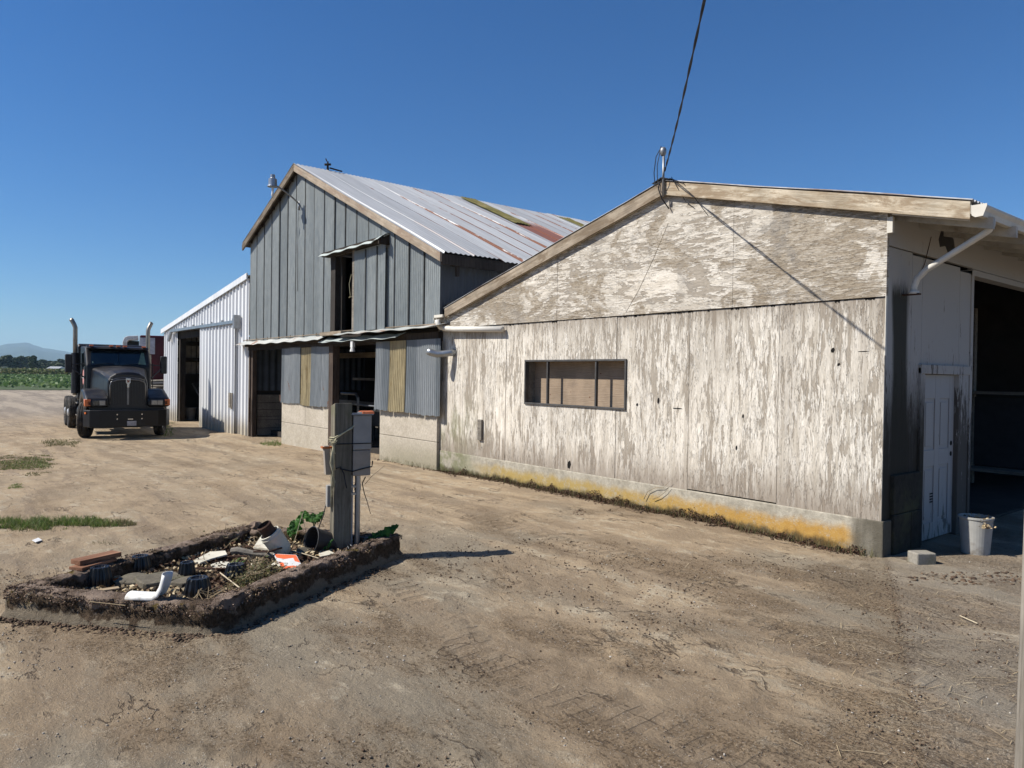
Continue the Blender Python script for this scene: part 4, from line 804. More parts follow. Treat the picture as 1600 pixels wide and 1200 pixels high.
for (a, b, m) in ((-18.68, -18.12, 'tin_blue'), (-18.10, -17.45, 'tin_blue'), (-17.42, -16.82, 'yellow'), (-16.80, -16.2, 'tin_blue'), (-16.18, -15.72, 'tin_blue')): skirt(a, b, .93+.03*random.random(), 2.38, BY-.03-random.random()*.01, m, 'skirt_sheet')
for (a, b, m) in ((-13.46, -12.92, 'tin_blue'), (-12.90, -12.30, 'yellow'), (-12.28, -11.72, 'tin_blue'), (-11.70, -11.10, 'tin_blue')): skirt(a, b, .98+.03*random.random(), 2.40, BY-.07-random.random()*.01, m, 'skirt_sheet')
mb = MB(); mb.box((-21.22, BY-.04, -.4), (-21.1, BY+.1, 2.4)); mb.box((-21.05, BY-.02, -.4), (-20.93, BY+.1, 2.4)); mb.box((-15.78, BY-.07, -.4), (-15.56, BY+.1, 2.4)); mb.box((-18.75, BY+.0, -.4), (-18.66, BY+.1, 2.4)); mb.box((-13.44, BY+.02, -.4), (-13.36, BY+.1, 2.4)); mb.build('door_post', wood('brown_post', (.07, .045, .033), (.15, .105, .08), 'z'), bn, bevel=.006) if False else mb.build('door_post', wood('brown_post', (.05, .035, .028), (.11, .08, .06), 'z'), bn, bevel=.006, each=True)
mb = MB(); mb.tube([(-21.0, BY-.08, .3), (-20.99, BY-.08, 1.0)], .02, 6); mb.box((-18.8, BY-.05, .98), (-18.72, BY-.02, 1.15)); mb.build('gate_bar', MT['rust'], bn)
# inside of the two openings
mb = MB(); z = -.12
for h in (.22, .24, .10, .2, .2, .24): mb.box((-21.17, 7.55, z+.012), (-21.12+random.uniform(-.01, .01), 10.4, z+h)); z += h
mb.build('stall_board', MT['wood_grey'], bn, bevel=.006)
mb = MB(); mb.grid(corr(7.5, 11, 1.2, 2.5, -21.16, pitch=.2, amp=.02, axis='y')); mb.build('stall_tin', MT['intmetal'], bn, fix=False)
mb = MB(); mb.box((-18.6, 8.6, 2.14), (-15.6, 8.68, 2.27)); mb.build('cross_beam', MT['wood_tan'], bn)
mb = MB(); mb.box((-17.25, 9.3, -.1), (-17.11, 9.42, 2.3)); mb.build('stall_post', MT['wood_grey'], bn); mb = MB(); mb.box((-21, 9.3, .88), (-16.2, 9.36, .98)); mb.box((-19, 9.5, 1.55), (-17.5, 9.55, 1.62)); mb.build('stall_rail', MT['wood_grey'], bn, each=True)
mb = MB(); mb.tube([(-16.8, 8.0, 1.0), (-14.3, 8.0, 1.0)], .02, 8); mb.tube([(-17.0, 8.2, 1.24), (-16.2, 8.2, 1.24), (-16.1, 8.2, 1.16), (-16.1, 8.2, .3)], .035, 8); mb.build('pipe_gate', MT['alu'], bn, each=True)
cb = thing('milk_tank', 'pale boxy tank standing in the dark barn doorway behind the utility post', 'tank', (-16, 9.2, 0))
mb = MB(); mb.prism([(-17.0, .40), (-14.6, .40), (-14.6, .95), (-16.4, .95), (-17.0, .68)], 8.9, 9.5); mb.build('tank_body', simple('tank_grey', (.20, .20, .20), .6), cb, bevel=.04)
mb = MB(); [mb.box((x, 8.95, -.1), (x+.08, 9.03, .41)) for x in (-16.9, -15.8, -14.8)]; mb.build('leg', MT['steel'], cb, each=True)
# ------------------------------------------------------------------ white lean-to shed
ls = thing('machine_shed', 'low white ribbed metal lean-to shed with sliding door half open, left of the barn', 'building', (-26, BY, 0))
SX0, SX1 = -30.95, -21.3; sz = lambda x: 3.22+(x-SX0)*.129; ox0, ox1 = -28.95, -25.3; OZ = 3.18
mb = MB()
mb.box((ox0-.3, BY+.05, OZ-.25), (ox1+.1, BY+.09, OZ+.3)); mb.build('door_header', MT['wood_dark'], ls); mb = MB(); mb.grid(corr(SX0, ox0, -.2, sz, BY, pitch=.32, amp=.05, rib=True)); mb.grid(corr(ox0, ox1, OZ, sz, BY, pitch=.32, amp=.05, rib=True)); mb.grid(corr(ox1, SX1, -.2, sz, BY, pitch=.32, amp=.05, rib=True)); mb.build('siding', MT['shedw'], ls, fix=False)
mb = MB(); mb.grid(corr(-25.6, -22.25, lambda x: -.16+.015*math.sin(x*5), OZ, BY-.10, pitch=.32, amp=.05, rib=True)); sdoor = mb.build('sliding_door', MT['shedw'], ls, fix=False, solid=.004)
mb = MB(); mb.box((-25.6, BY-.09, -.1), (-25.56, BY-.03, OZ)); sub(mb, 'door_edge', MT['wood_grey'], sdoor, ls)
mb = MB(); mb.box((-22.6, BY-.16, .65), (-22.45, BY-.13, 1.1)); mb.box((-22.37, BY-.16, .62), (-22.30, BY-.13, 1.1)); sub(mb, 'latch', MT['wood_grey'], sdoor, ls)
mb = MB(); mb.box((-29.3, BY-.20, OZ+.0), (-22.05, BY-.03, OZ+.09)); tr = mb.build('door_track', MT['alu'], ls)
mb = MB(); [mb.box((x, BY-.08, OZ+.09), (x+.09, BY-.03, OZ+.17)) for x in np.arange(-28.9, -22.4, 1.05)]; mb.box((-22.1, BY-.22, OZ-.16), (-21.95, BY-.05, OZ+.24)); mb.prism([(-29.35, OZ+.1), (-29.75, OZ-.28), (-29.62, OZ-.34), (-29.2, OZ+.02)], BY-.18, BY-.1); sub(mb, 'track_bracket', MT['steel'], tr, ls)
mb = MB(); mb.prism([(SX0-.12, sz(SX0)-.03), (SX1, sz(SX1)-.03), (SX1, sz(SX1)+.14), (SX0-.12, sz(SX0)+.14)], BY-.10, BY-.06); mb.build('rake_trim', MT['tin_white'], ls)
mb = MB(); mb.prism([(SX0-.15, sz(SX0)+.06), (SX1, sz(SX1)+.06), (SX1, sz(SX1)+.09), (SX0-.15, sz(SX0)+.09)], BY-.08, 20); mb.build('roof', MT['tin_white'], ls)
mb = MB(); mb.grid(corr(BY, 20, -.2, sz(SX0), SX0, pitch=.32, amp=-.05, axis='y', rib=True)); mb.build('end_siding', MT['shedw'], ls, fix=False)
mb = MB(); mb.box((SX0+.05, 15.2, -.2), (SX1, 15.3, 4.3)); mb.box((SX0+.02, BY+.1, -.2), (SX0+.06, 15.2, 3.1)); mb.box((SX1-.3, BY+.15, -.2), (SX1-.25, 15.2, 4.3)); mb.build('inner_wall', MT['interior'], ls)
mb = MB(); mb.box((ox0-.02, BY+.04, -.2), (ox0+.18, BY+.24, OZ)); mb.box((ox1-.2, BY+.04, -.2), (ox1-.0, BY+.24, OZ)); mb.build('door_jamb', MT['wood_dark'], ls, each=True)
mb = MB(); [mb.box((SX0+.10, BY+.1, z), (SX0+.22, 15, z+.17)) for z in (1.45, 2.10, 2.75)]; mb.build('wall_girt', MT['wood_dark'], ls, each=True)
mb = MB(); mb.grid(corr(BY+.1, 15, 1.55, 3.2, SX0+.07, pitch=.2, amp=.02, axis='y')); mb.build('rear_tin', simple('shed_inner_tin', (.5, .5, .48), .7), ls, fix=False)
t = thing('leaning_pole', 'long thin pole leaning inside the open white shed doorway', 'pole', (-27.6, 7.9, -.12)); MB().tube([(-27.6, 8.3, -.12), (-29.4, 8.0, 1.25)], .03, 8).build('shaft', MT['wood_grey'], t)
mbk = MB().lathe([(.0, 0), (.13, 0), (.155, .36), (.165, .37), (.165, .39), (.145, .39), (.12, .03), (0, .03)], n=36)
def pail(name, label, loc, s=1, mat='white', group=None):
    t = thing(name, label, 'bucket', loc, 0, group); t['w'] = 0; b = MB(); b.v = [(v[0]*s, v[1]*s, v[2]*s) for v in mbk.v]; b.f = mbk.f; b.mi = mbk.mi; b.build('body', MT[mat], t, smooth=False, bevel=.002)
    MB().tube([(.16*s, 0, .34*s), (.13*s, .10*s, .30*s), (0, .19*s, .20*s), (-.13*s, .10*s, .30*s), (-.16*s, 0, .34*s)], .004, 5).build('handle', MT['steel'], t); return t
t = thing('crate', 'low dark crate on the floor inside the white shed doorway', 'crate', (-29.8, 8.6, -.14)); MB().box((-30.6, 8.2, -.14), (-29.0, 8.9, .30)).build('box', MT['interior'], t, bevel=.02)
pail('bucket', 'white bucket on the crate in the white shed doorway', (-29.4, 8.5, .30), 1.45)
pail('bucket', 'pale bucket on the floor left of the leaning pole in the shed', (-29.6, 8.0, -.14), 1.2, 'bucket')
# ================================================================== TRUCKS
def blk(name='truck_paint', c=(.006, .0055, .007)):
    n = NT(name, .38, 0, .35); a = n.noise(n.obj(), 2.5, 6, .65); b = n.noise(n.obj(), 40, 4, .7); nz = n.xyz(n.t.nodes.new('ShaderNodeNewGeometry').outputs['Normal'])[2]
    dust = n.ma('MULTIPLY', n.rng(nz, .1, .95), n.rng(a, .3, .7, .2, .65))
    n.col(n.mix(dust, n.hsv(c, n.rng(b, .3, .7, .8, 1.3)), (.030, .026, .024))); n.rough(n.rng(dust, 0, 1, .33, .75)); return n.m
MT['dullchrome'] = simple('dull_chrome', (.26, .26, .26), .3, .7); MT['tpaint'] = blk(); MT['chrome'] = simple('chrome', (.62, .62, .62), .18, 1, .1, 5)
MT['tyre'] = simple('tyre_rubber', (.022, .021, .02), .85, 0, .4, 12, .003, dirt=(.13, .105, .08), dirt_amt=.5)
MT['rimw'] = simple('wheel_rim', (.55, .55, .54), .4, .5, .15, 8)
MT['stack'] = simple('exhaust_metal', (.33, .31, .27), .45, .7, .25, 4, dirt=(.16, .10, .06), dirt_amt=.3)
MT['shield'] = simple('stack_shield', (.055, .055, .06), .35, .6, .3, 5)
MT['glass'] = simple('dark_glass', (.006, .012, .016), .06, 0, .3, 2, spec=.8)
MT['orange'] = simple('amber_lens', (.72, .17, .035), .25, 0, .1, 20, spec=.6)
MT['lens'] = simple('lamp_lens', (.36, .37, .36), .12, .3, .25, 30, spec=.8)
MT['lensd'] = simple('lamp_lens_dark', (.09, .10, .10), .12, .3, .3, 30, spec=.8)
MT['redlens'] = simple('red_decal', (.62, .30, .28), .5); MT['whited'] = simple('white_decal', (.75, .73, .72), .5)
MT['plate'] = simple('licence_plate', (.42, .42, .45), .5, 0, .3, 9)
def poly_tag(): pass
def wheel_parts(root, x, y, steer=0, dual=False, r=.5, w=.27, z=None):
    z = r if z is None else z; side = -1 if y < 0 else 1
    Mx = Matrix.Translation((x, y, z)) @ Matrix.Rotation(steer, 4, 'Z')
    def T(mb): mb.v = [tuple(Mx @ Vector(p)) for p in mb.v]; return mb
    widths = [0] if not dual else [side*.15, -side*.17]
    mb = MB()
    for o in widths:
        prof = [(.30, -.10), (.40, -.135), (.465, -.13), (.492, -.105), (.50, -.06), (.488, -.055), (.488, -.045), (.50, -.04), (.502, 0), (.488, .005), (.488, .012), (.50, .02), (.50, .06), (.492, .105), (.465, .13), (.40, .135), (.30, .10), (.30, -.10)]
        mb.lathe([(a*r/.5, b+o) for a, b in prof], (0, 0, 0), (0, 1, 0), 40)
    w_ = T(mb).build('wheel', MT['tyre'], root, smooth=False, bevel=0)
    mb = MB(); f = side*(.10+(.15 if dual else 0)); d = -.12 if dual else .02
    prof = [(.31, f), (.30, f-side*.03), (.25, f-side*(.13 if dual else .04)), (.13, f-side*(.14 if dual else .0)), (.12, f+side*.02), (.08, f+side*.05), (.0, f+side*.055)]
    mb.lathe(prof, (0, 0, 0), (0, 1, 0), 28)
    for k in range(10): a = k*.628; mb.lathe([(.016, 0), (.016, .03), (0, .03)], (.19*math.cos(a), f-side*(.13 if dual else .02), .19*math.sin(a)), (0, side, 0), 6)
    T(mb); r_ = mb.build('rim', MT['rimw'], None, smooth=False); r_.parent = w_
    return w_
TF = Vector((-22.95, 4.50, GL)); TYAW = rad(-3.5)
tk = thing('semi_truck', 'black semi truck tractor facing us in front of the white lean-to shed', 'truck', TF, TYAW); tk['w'] = 0; tk.scale = (1, .91, 1); tk.location -= R0*.10
# local frame: x forward, y to the truck's left (photo right), axle at x=0, bumper front at x=1.05
def part(mb, name, mat, **k): return mb.build(name, mat if isinstance(mat, list) else MT[mat], tk, **k)
def spart(mb, name, mat, par, **k):
    o = mb.build(name, MT[mat], None, **k)
    for q in (o if isinstance(o, list) else [o]): q.parent = par
    return o
mb = MB()   # hood loft
secs = [(.74, .54, .92, .52, 1.58, 1.76), (.70, .56, .92, .54, 1.62, 1.83), (.3, .60, .92, .575, 1.70, 1.885), (-.3, .70, .95, .665, 1.80, 1.94), (-.98, .84, 1.0, .80, 1.90, 2.0)]
P = []
for (x, hb, zb, hs, zs, zt) in secs:
    half = [(hb, zb), (hb*.99, zb+(zs-zb)*.5), (hs, zs-.08), (hs*.97, zs), (hs*.88, zs+(zt-zs)*.35), (hs*.6, zs+(zt-zs)*.78), (hs*.3, zt-.01), (0, zt)]
    row = [(x, y, z) for y, z in half] + [(x, -y, z) for y, z in half[-2::-1]]; P.append(row)
mb.grid(P); mb.add(P[0], [tuple(range(len(P[0])))]); hood = part(mb, 'hood', 'tpaint', bevel=.03, seg=3, smooth=False)
mb = MB()   # dark recess arch above the grille, chrome band, grille bars
arc = [(-.46, 1.58), (-.44, 1.66), (-.34, 1.72), (-.18, 1.75), (0, 1.76), (.18, 1.75), (.34, 1.72), (.44, 1.66), (.46, 1.58), (.30, 1.64), (0, 1.67), (-.30, 1.64)]
mb.prism(arc, .742, .752, 'x'); spart(mb, 'cowl_recess', 'black', hood)
mb = MB(); mb.tube([(.76, -.48, .95), (.76, -.48, 1.45), (.76, -.45, 1.55), (.765, -.30, 1.61), (.77, 0, 1.63), (.765, .30, 1.61), (.76, .45, 1.55), (.76, .48, 1.45), (.76, .48, .95)], .02, 8); mb.tube([(.755, -.46, 1.60), (.76, -.3, 1.655), (.76, 0, 1.68), (.76, .3, 1.655), (.755, .46, 1.60)], .014, 6); g_ = part(mb, 'grille_surround', 'dullchrome', smooth=True)
mb = MB(); mb.box((.735, -.46, .78), (.75, .46, 1.57)); mb.box((.60, -1.0, .78), (.70, 1.0, .95)); gr = part(mb, 'grille', 'black')
mb = MB(); [mb.box((.751, y-.006, .95), (.765, y+.006, 1.56)) for y in np.arange(-.42, .43, .042)]; spart(mb, 'grille_bar', 'black', gr, each=True)
mb = MB(); mb.box((.752, -.025, .93), (.78, .025, 1.58)); spart(mb, 'grille_centre_bar', 'dullchrome', gr)
mb = MB(); mb.prism([(-.07, 1.66), (.07, 1.66), (.065, 1.54), (.035, 1.50), (.03, 1.40), (-.03, 1.40), (-.035, 1.50), (-.065, 1.54)], .772, .80, 'x'); em = spart(mb, 'emblem', 'chrome', hood, bevel=.006)
mb = MB(); mb.prism([(-.04, 1.61), (-.012, 1.61), (0, 1.575), (.012, 1.61), (.04, 1.61), (.015, 1.53), (0, 1.56), (-.015, 1.53)], .801, .806, 'x'); o = mb.build('emblem_inlay', simple('emblem_red', (.35, .09, .06), .4), None); o.parent = hood
for s in (-1, 1):
    pr = [(.90, .86), (.90, 1.10), (.62, 1.20), (.15, 1.33), (-.2, 1.35), (-.55, 1.24), (-.74, 1.08), (-.78, .82), (-.62, .80)]
    pr += [(.60*math.cos(rad(a)), .5+.60*math.sin(rad(a))) for a in range(148, 30, -12)]; 
    mb = MB(); mb.prism(pr, s*.52, s*1.14, 'y'); fe = part(mb, 'fender', 'tpaint', bevel=.07, seg=4)
    mb = MB(); mb.box((.895, min(s*.60, s*.95), .90), (.912, max(s*.60, s*.95), 1.075)); h = part(mb, 'headlight', 'shield', bevel=.01)
    mb = MB(); a, b = sorted((s*.62, s*.775)); mb.box((.913, a, .925), (.925, b, 1.05)); spart(mb, 'lens', 'lens', h, bevel=.006)
    mb = MB(); a, b = sorted((s*.785, s*.935)); mb.box((.913, a, .925), (.925, b, 1.05)); spart(mb, 'lens', 'lensd' if s < 0 else 'lens', h, bevel=.006)
    mb = MB(); a = sorted((s*.97, s*1.13)); mb.prism([(.90, .90), (.90, 1.08), (.66, 1.10), (.72, .90)], *sorted((s*.985, s*1.152)), 'y'); part(mb, 'turn_signal', 'orange', bevel=.02)
    mb = MB(); mb.box((-.55, min(s*.3, s*.34), .45), (.6, max(s*.3, s*.34), .8)); part(mb, 'frame_rail', 'black')
mb = MB(); bp = [(1.08, -.78), (1.10, -.4), (1.105, 0), (1.10, .4), (1.08, .78), (1.0, 1.03), (.78, 1.15), (.62, 1.16), (.62, 1.12), (.9, .98), (.98, .7), (.98, -.7), (.9, -.98), (.62, -1.12), (.62, -1.16), (.78, -1.15), (1.0, -1.03)]
mb.prism(bp, .34, .80, 'z'); bu = part(mb, 'bumper', 'tpaint', bevel=.035, seg=3)
mb = MB(); [mb.lathe([(.02, 0), (.02, .012), (0, .012)], (1.10, y, z), (1, 0, 0), 8) for y in (-.33, .33) for z in (.56, .68)]; spart(mb, 'bolt', 'chrome', bu, each=True)
mb = MB(); mb.box((1.106, -.07, .37), (1.118, .18, .50)); pl = spart(mb, 'number_plate', 'plate', bu, bevel=.003)
mb = MB(); mb.box((1.106, -.05, .535), (1.118, .09, .565)); spart(mb, 'tow_cover', 'chrome', bu)
mb = MB(); mb.lathe([(.03, 0), (.03, .02), (0, .02)], (.86, -1.12, .72), (.5, -.8, 0), 10); spart(mb, 'marker_light', 'orange', bu)
mb = MB()   # cab
cp = [(-.95, 1.0), (-.98, 2.0), (-1.36, 2.48), (-1.5, 2.56), (-2.75, 2.60), (-2.78, .85), (-1.3, .85)]
mb.prism(cp, -.93, .93, 'y'); cab = part(mb, 'cab', 'tpaint', bevel=.06, seg=3)
def on_slope(t, y, off=.008): # windshield plane
    a = Vector((-.985, 0, 2.0)); b = Vector((-1.355, 0, 2.475)); p = a.lerp(b, t); nrm = Vector((.475, 0, .37)).normalized(); return p+nrm*off+Vector((0, y, 0))
mb = MB()
for (y0, y1) in ((-.80, -.01), (.01, .80)): mb.add([on_slope(.04, y0), on_slope(.04, y1), on_slope(.93, y1*.96), on_slope(.93, y0*.96)], [(0, 1, 2, 3)])
ws_ = spart(mb, 'windshield', 'glass', cab)
mb = MB(); mb.tube([on_slope(.03, -.7, .02), on_slope(.12, -.35, .025), on_slope(.10, -.15, .02)], .008, 5); mb.tube([on_slope(.03, .15, .02), on_slope(.12, .45, .025), on_slope(.10, .65, .02)], .008, 5); spart(mb, 'wiper', 'black', ws_, each=True)
mb = MB(); mb.add([on_slope(.08, .55, .012), on_slope(.08, .78, .012), on_slope(.85, .76, .012), on_slope(.85, .68, .012)], [(0, 1, 2, 3)]); mb.add([on_slope(.14, -.76, .012), on_slope(.14, -.73, .012), on_slope(.24, -.73, .012), on_slope(.24, -.76, .012)], [(0, 1, 2, 3)]); o = mb.build('sun_curtain', simple('pale_curtain', (.10, .17, .14), .6), None); o.parent = ws_
mb = MB(); mb.prism([(-1.22, 2.50), (-1.30, 2.56), (-1.5, 2.585), (-1.5, 2.52)], -.90, .90, 'y'); spart(mb, 'sun_visor', 'tpaint', cab, bevel=.01)
for y in (-.76, -.20, 0, .20, .76): mb = MB(); mb.box((-1.32, y-.06, 2.565), (-1.24, y+.06, 2.605)); spart(mb, 'marker_light', 'orange', cab, bevel=.015)
for s in (-1, 1):
    mb = MB(); y = s*.932; a, b = sorted((y, y+s*.015)); mb.prism([(-1.12, 1.0), (-1.12, 1.98), (-1.42, 2.42), (-2.1, 2.44), (-2.1, 1.0)], a, b, 'y'); dr = spart(mb, 'door', 'tpaint', cab, bevel=.008)
    mb = MB(); a, b = sorted((y+s*.016, y+s*.022)); mb.prism([(-1.2, 1.98), (-1.47, 2.37), (-2.03, 2.38), (-2.03, 1.92)], a, b, 'y'); spart(mb, 'side_window', 'glass', dr)
    mb = MB(); mb.box((-2.05, min(y, y+s*.05), 1.62), (-1.9, max(y, y+s*.05), 1.66)); spart(mb, 'handle', 'chrome', dr)
    if s < 0:
        mb = MB(); mb.lathe([(.0, .0), (.22, .0), (.22, .004)], (-1.55, -.952, 1.66), (0, -1, 0), 24); dl = spart(mb, 'door_emblem', 'redlens', dr)
        mb = MB(); mb.box((-1.72, -.962, 1.62), (-1.38, -.957, 1.70)); mb.box((-1.70, -.955, 1.22), (-1.40, -.950, 1.30)); mb.box((-1.66, -.955, 1.10), (-1.44, -.950, 1.17)); spart(mb, 'door_lettering', 'whited', dr)
    # mirrors
    mb = MB(); my_ = s*1.38; mb.box((-1.42, my_-.10, 1.78), (-1.28, my_+.10, 2.32)); mr = part(mb, 'mirror', 'blackd', bevel=.035, seg=3)
    mb = MB(); mb.tube([(-1.25, s*.93, 2.05), (-1.32, s*1.35, 2.02)], .02, 6); mb.tube([(-1.15, s*.93, 1.62), (-1.30, s*1.32, 1.95)], .02, 6); mb.tube([(-1.2, s*1.02, 1.35), (-1.2, s*1.02, 2.1)], .014, 6); spart(mb, 'mirror_arm', 'blackd', mr, each=True)
    # exhaust stack
    sx, sy = -2.55, s*1.10
    mb = MB(); mb.tube([(sx, sy, 1.1), (sx, sy, 3.05), (sx, sy+s*.0, 3.15), (sx-.02, sy+s*.03, 3.24), (sx-.05, sy+s*.09, 3.36), (sx-.07, sy+s*.12, 3.40)], .065, 16, cap=False); st = part(mb, 'exhaust_stack', 'stack', smooth=True, solid=.006)
    mb = MB(); mb.tube([(sx, sy, 1.15), (sx, sy, 2.38)], .115, 20); [mb.tube([(sx, sy, z), (sx, sy, z+.03)], .122, 20) for z in (1.3, 2.25)]; spart(mb, 'heat_shield', 'shield' if s < 0 else 'stack', st, smooth=False)
    # tank, step
    mb = MB(); mb.tube([(-.95, s*.80, .62), (-2.3, s*.80, .62)], .27, 24); ft = part(mb, 'fuel_tank', 'blackd', bevel=.02)
    mb = MB(); mb.box((-1.5, min(s*.9, s*1.17), .9), (-1.0, max(s*.9, s*1.17), .93)); mb.box((-1.5, min(s*.9, s*1.17), .55), (-1.0, max(s*.9, s*1.17), .58)); spart(mb, 'step', 'chrome', ft, each=True)
    mb = MB(); mb.lathe([(.035, 0), (.035, .03), (0, .03)], (-.82, s*1.12, .72), (0, s, 0), 8); spart(mb, 'marker_light', 'orange', ft)
mb = MB(); mb.prism([(-2.80, .95), (-2.80, 2.60), (-2.9, 2.68), (-3.45, 2.66), (-3.5, .95)], -1.0, 1.0, 'y'); part(mb, 'sleeper', 'tpaint', bevel=.06, seg=3)
mb = MB(); [mb.box((-6.1, y-.04, .62), (-.6, y+.04, .88)) for y in (-.42, .42)]; [mb.box((x, -.4, .64), (x+.08, .4, .84)) for x in (-3.9, -4.8, -5.8)]; part(mb, 'chassis', 'black')
mb = MB(); mb.prism([(-4.2, .92), (-4.0, 1.02), (-5.2, 1.02), (-5.5, .92)], -.45, .45, 'y'); part(mb, 'fifth_wheel', 'steel', bevel=.02)
mb = MB(); mb.tube([(0, -.95, .5), (0, .95, .5)], .07, 10); [mb.tube([(x, -.9, .5), (x, .9, .5)], .09, 10) for x in (-4.1, -5.3)]; part(mb, 'axle', 'black', each=True)
for s in (-1, 1):
    wheel_parts(tk, 0, s*1.03, rad(-20))
    for x in (-4.1, -5.3): wheel_parts(tk, x, s*.90, 0, True)
def at_(px, d):
    r = ray(px, 600); return r*d
# red truck behind
rp = on_z(226, 640, GL); d0 = Vector((rp.x, rp.y, 0)).normalized(); RT = Vector((d0.x*33, d0.y*33, GL))
rt = thing('parked_truck', 'dark red truck with white roof fairing, half hidden behind the black semi truck', 'truck', RT, math.atan2(-d0.y, -d0.x)); rt['w'] = 0
def rpart(mb, name, mat, **k): return mb.build(name, mat, rt, **k)
mred = simple('dark_red_paint', (.09, .007, .014), .4, 0, .3, 3)
mb = MB(); mb.box((-3.0, -.2, .9), (-.6, 1.75, 3.32)); bd = rpart(mb, 'sleeper', mred, bevel=.06)
mb = MB(); mb.box((-.598, -.18, 2.55), (-.58, .36, 3.22)); o = mb.build('side_panel', simple('pale_fairing', (.55, .55, .58), .5), None); o.parent = bd
mb = MB(); mb.prism([(-1.22, 2.6), (-1.22, 3.02), (-1.12, 3.20), (-.92, 3.27), (-.3, 3.30), (-.3, 3.12), (-.85, 3.10), (-.95, 3.02), (-.98, 2.6)], -1.4, -.6, 'x'); mb.box((-1.3, -.24, 2.6), (-.55, -.18, 3.3)); mb.v = [(x, -.18+(y+.18)*.62, z) for x, y, z in mb.v]; fa = rpart(mb, 'roof_fairing', MT['white'], bevel=.02)
mb = MB(); mb.box((-1.35, -.68, 2.6), (-1.3, -.23, 3.1)); o = mb.build('fairing_recess', MT['black'], None); o.parent = fa
mb = MB(); mb.box((-2.6, -1.2, .8), (-.7, 1.3, 2.58)); rpart(mb, 'cab', mred, bevel=.1)
mb = MB(); mb.tube([(-.4, .82, 1.2), (-.4, .82, 3.25), (-.4, .80, 3.35), (-.4, .74, 3.44)], .085, 12); rpart(mb, 'exhaust_stack', MT['shield'], smooth=True)
mb = MB(); mb.prism([(.9, 1.0), (.9, 1.7), (1.0, 2.2), (1.12, 2.3), (1.4, 2.3), (1.4, 1.0)], .3, .5, 'x'); o = rpart(mb, 'mud_flap', simple('brown_flap', (.26, .12, .07), .7))
for x in (-2.2, -.2):
    for s in (-1, 1): wheel_parts(rt, x, s*1.0)
jp = thing('timber_pile', 'grey pile of pipes and boards beside the white shed corner behind the truck', 'timber pile', Vector((at_(249, 29).x, at_(249, 29).y, GL))); jp['w'] = 0; jp.rotation_euler = (0, 0, rt.rotation_euler.z)
for k in range(14): 
    a = random.uniform(-.15, .15); y = random.uniform(-.3, .5); z = .2+k*.095; MB().tube([(-1+a, y-.5, z), (0, y+1.2, z+random.uniform(-.1, .12))], random.uniform(.03, .06), 7).build('pipe', MT['wood_grey'] if k % 3 else MT['shield'], jp)
# ================================================================== PLANTER
def kerb():
    c = [Vector((p.x, p.y, 0)) for p in (PN, PR, PB, PL)]
    cen = sum(c, Vector())/4; path = []; n = 150
    for i in range(4):
        a, b = c[i], c[(i+1) % 4]; prv = c[i-1]; L = (b-a).length; rr = .10
        m = int(L/.014)
        for k in range(m): path.append(a.lerp(b, k/m))
    path = np.array([(p.x, p.y) for p in path]); N = len(path)
    for _ in range(30): path = .5*path + .25*np.roll(path, 1, 0) + .25*np.roll(path, -1, 0)     # rounds the corners
    t = np.roll(path, -1, 0)-np.roll(path, 1, 0); t /= np.linalg.norm(t, axis=1)[:, None]; nn = np.stack([t[:, 1], -t[:, 0]], 1)
    if ((path[0]-np.array([cen.x, cen.y]))*nn[0]).sum() < 0: nn = -nn
    s = np.arange(N)*.014; W, Hh = .17, .195
    prof = [(0, -.1), (0, 0), (.0, .03), (-.0, .06), (-.0, .09), (-.0, .12), (-.005, .15), (-.012, .175), (-.03, .192), (-.05, .198), (-.075, .20), (-.10, .20), (-.125, .20), (-.15, .198), (-.17, .19), (-.188, .175), (-.195, .15), (-.2, .12), (-.2, .09), (-.2, .06), (-.2, .03), (-.2, 0), (-.2, -.1)]
    V = []
    for j, (o, z) in enumerate(prof):
        top = smooth(.08, .19, np.array(z)); k = .010+.016*top
        d = k*fbm(s*7+3, np.full(N, j*.42), 4, .62)*2 + .008*fbm(s*1.2, np.full(N, j*.1+9), 2)
        dz = top*(.014*fbm(s*2.6, np.full(N, o*9+4.0), 3)+.016*fbm(s*22, np.full(N, o*60), 3, .7)+.012)
        ledge = (.028 if z <= .05 else 0)
        out = np.where(o > -.1, 1, -1)
        o = o*.87; V.append(np.stack([path[:, 0]+nn[:, 0]*(o+out*d+(ledge if o > -.1 else 0)), path[:, 1]+nn[:, 1]*(o+out*d+(ledge if o > -.1 else 0)), z+dz*(z > .05)], 1))
    V = np.array(V); m = len(prof); j = np.arange(m-1)[:, None]; i = np.arange(N)[None, :]
    Fq = np.stack([j*N+i, j*N+(i+1) % N, (j+1)*N+(i+1) % N, (j+1)*N+i], -1).reshape(-1, 4)
    return path, nn, V, Fq
path, nn, KV, KF = kerb()
pl_ = thing('planter', 'low rectangular concrete kerb planter crusted with rusty brown moss, full of junk', 'planter', ((PN+PB)/2).to_tuple()[:2]+(0,))
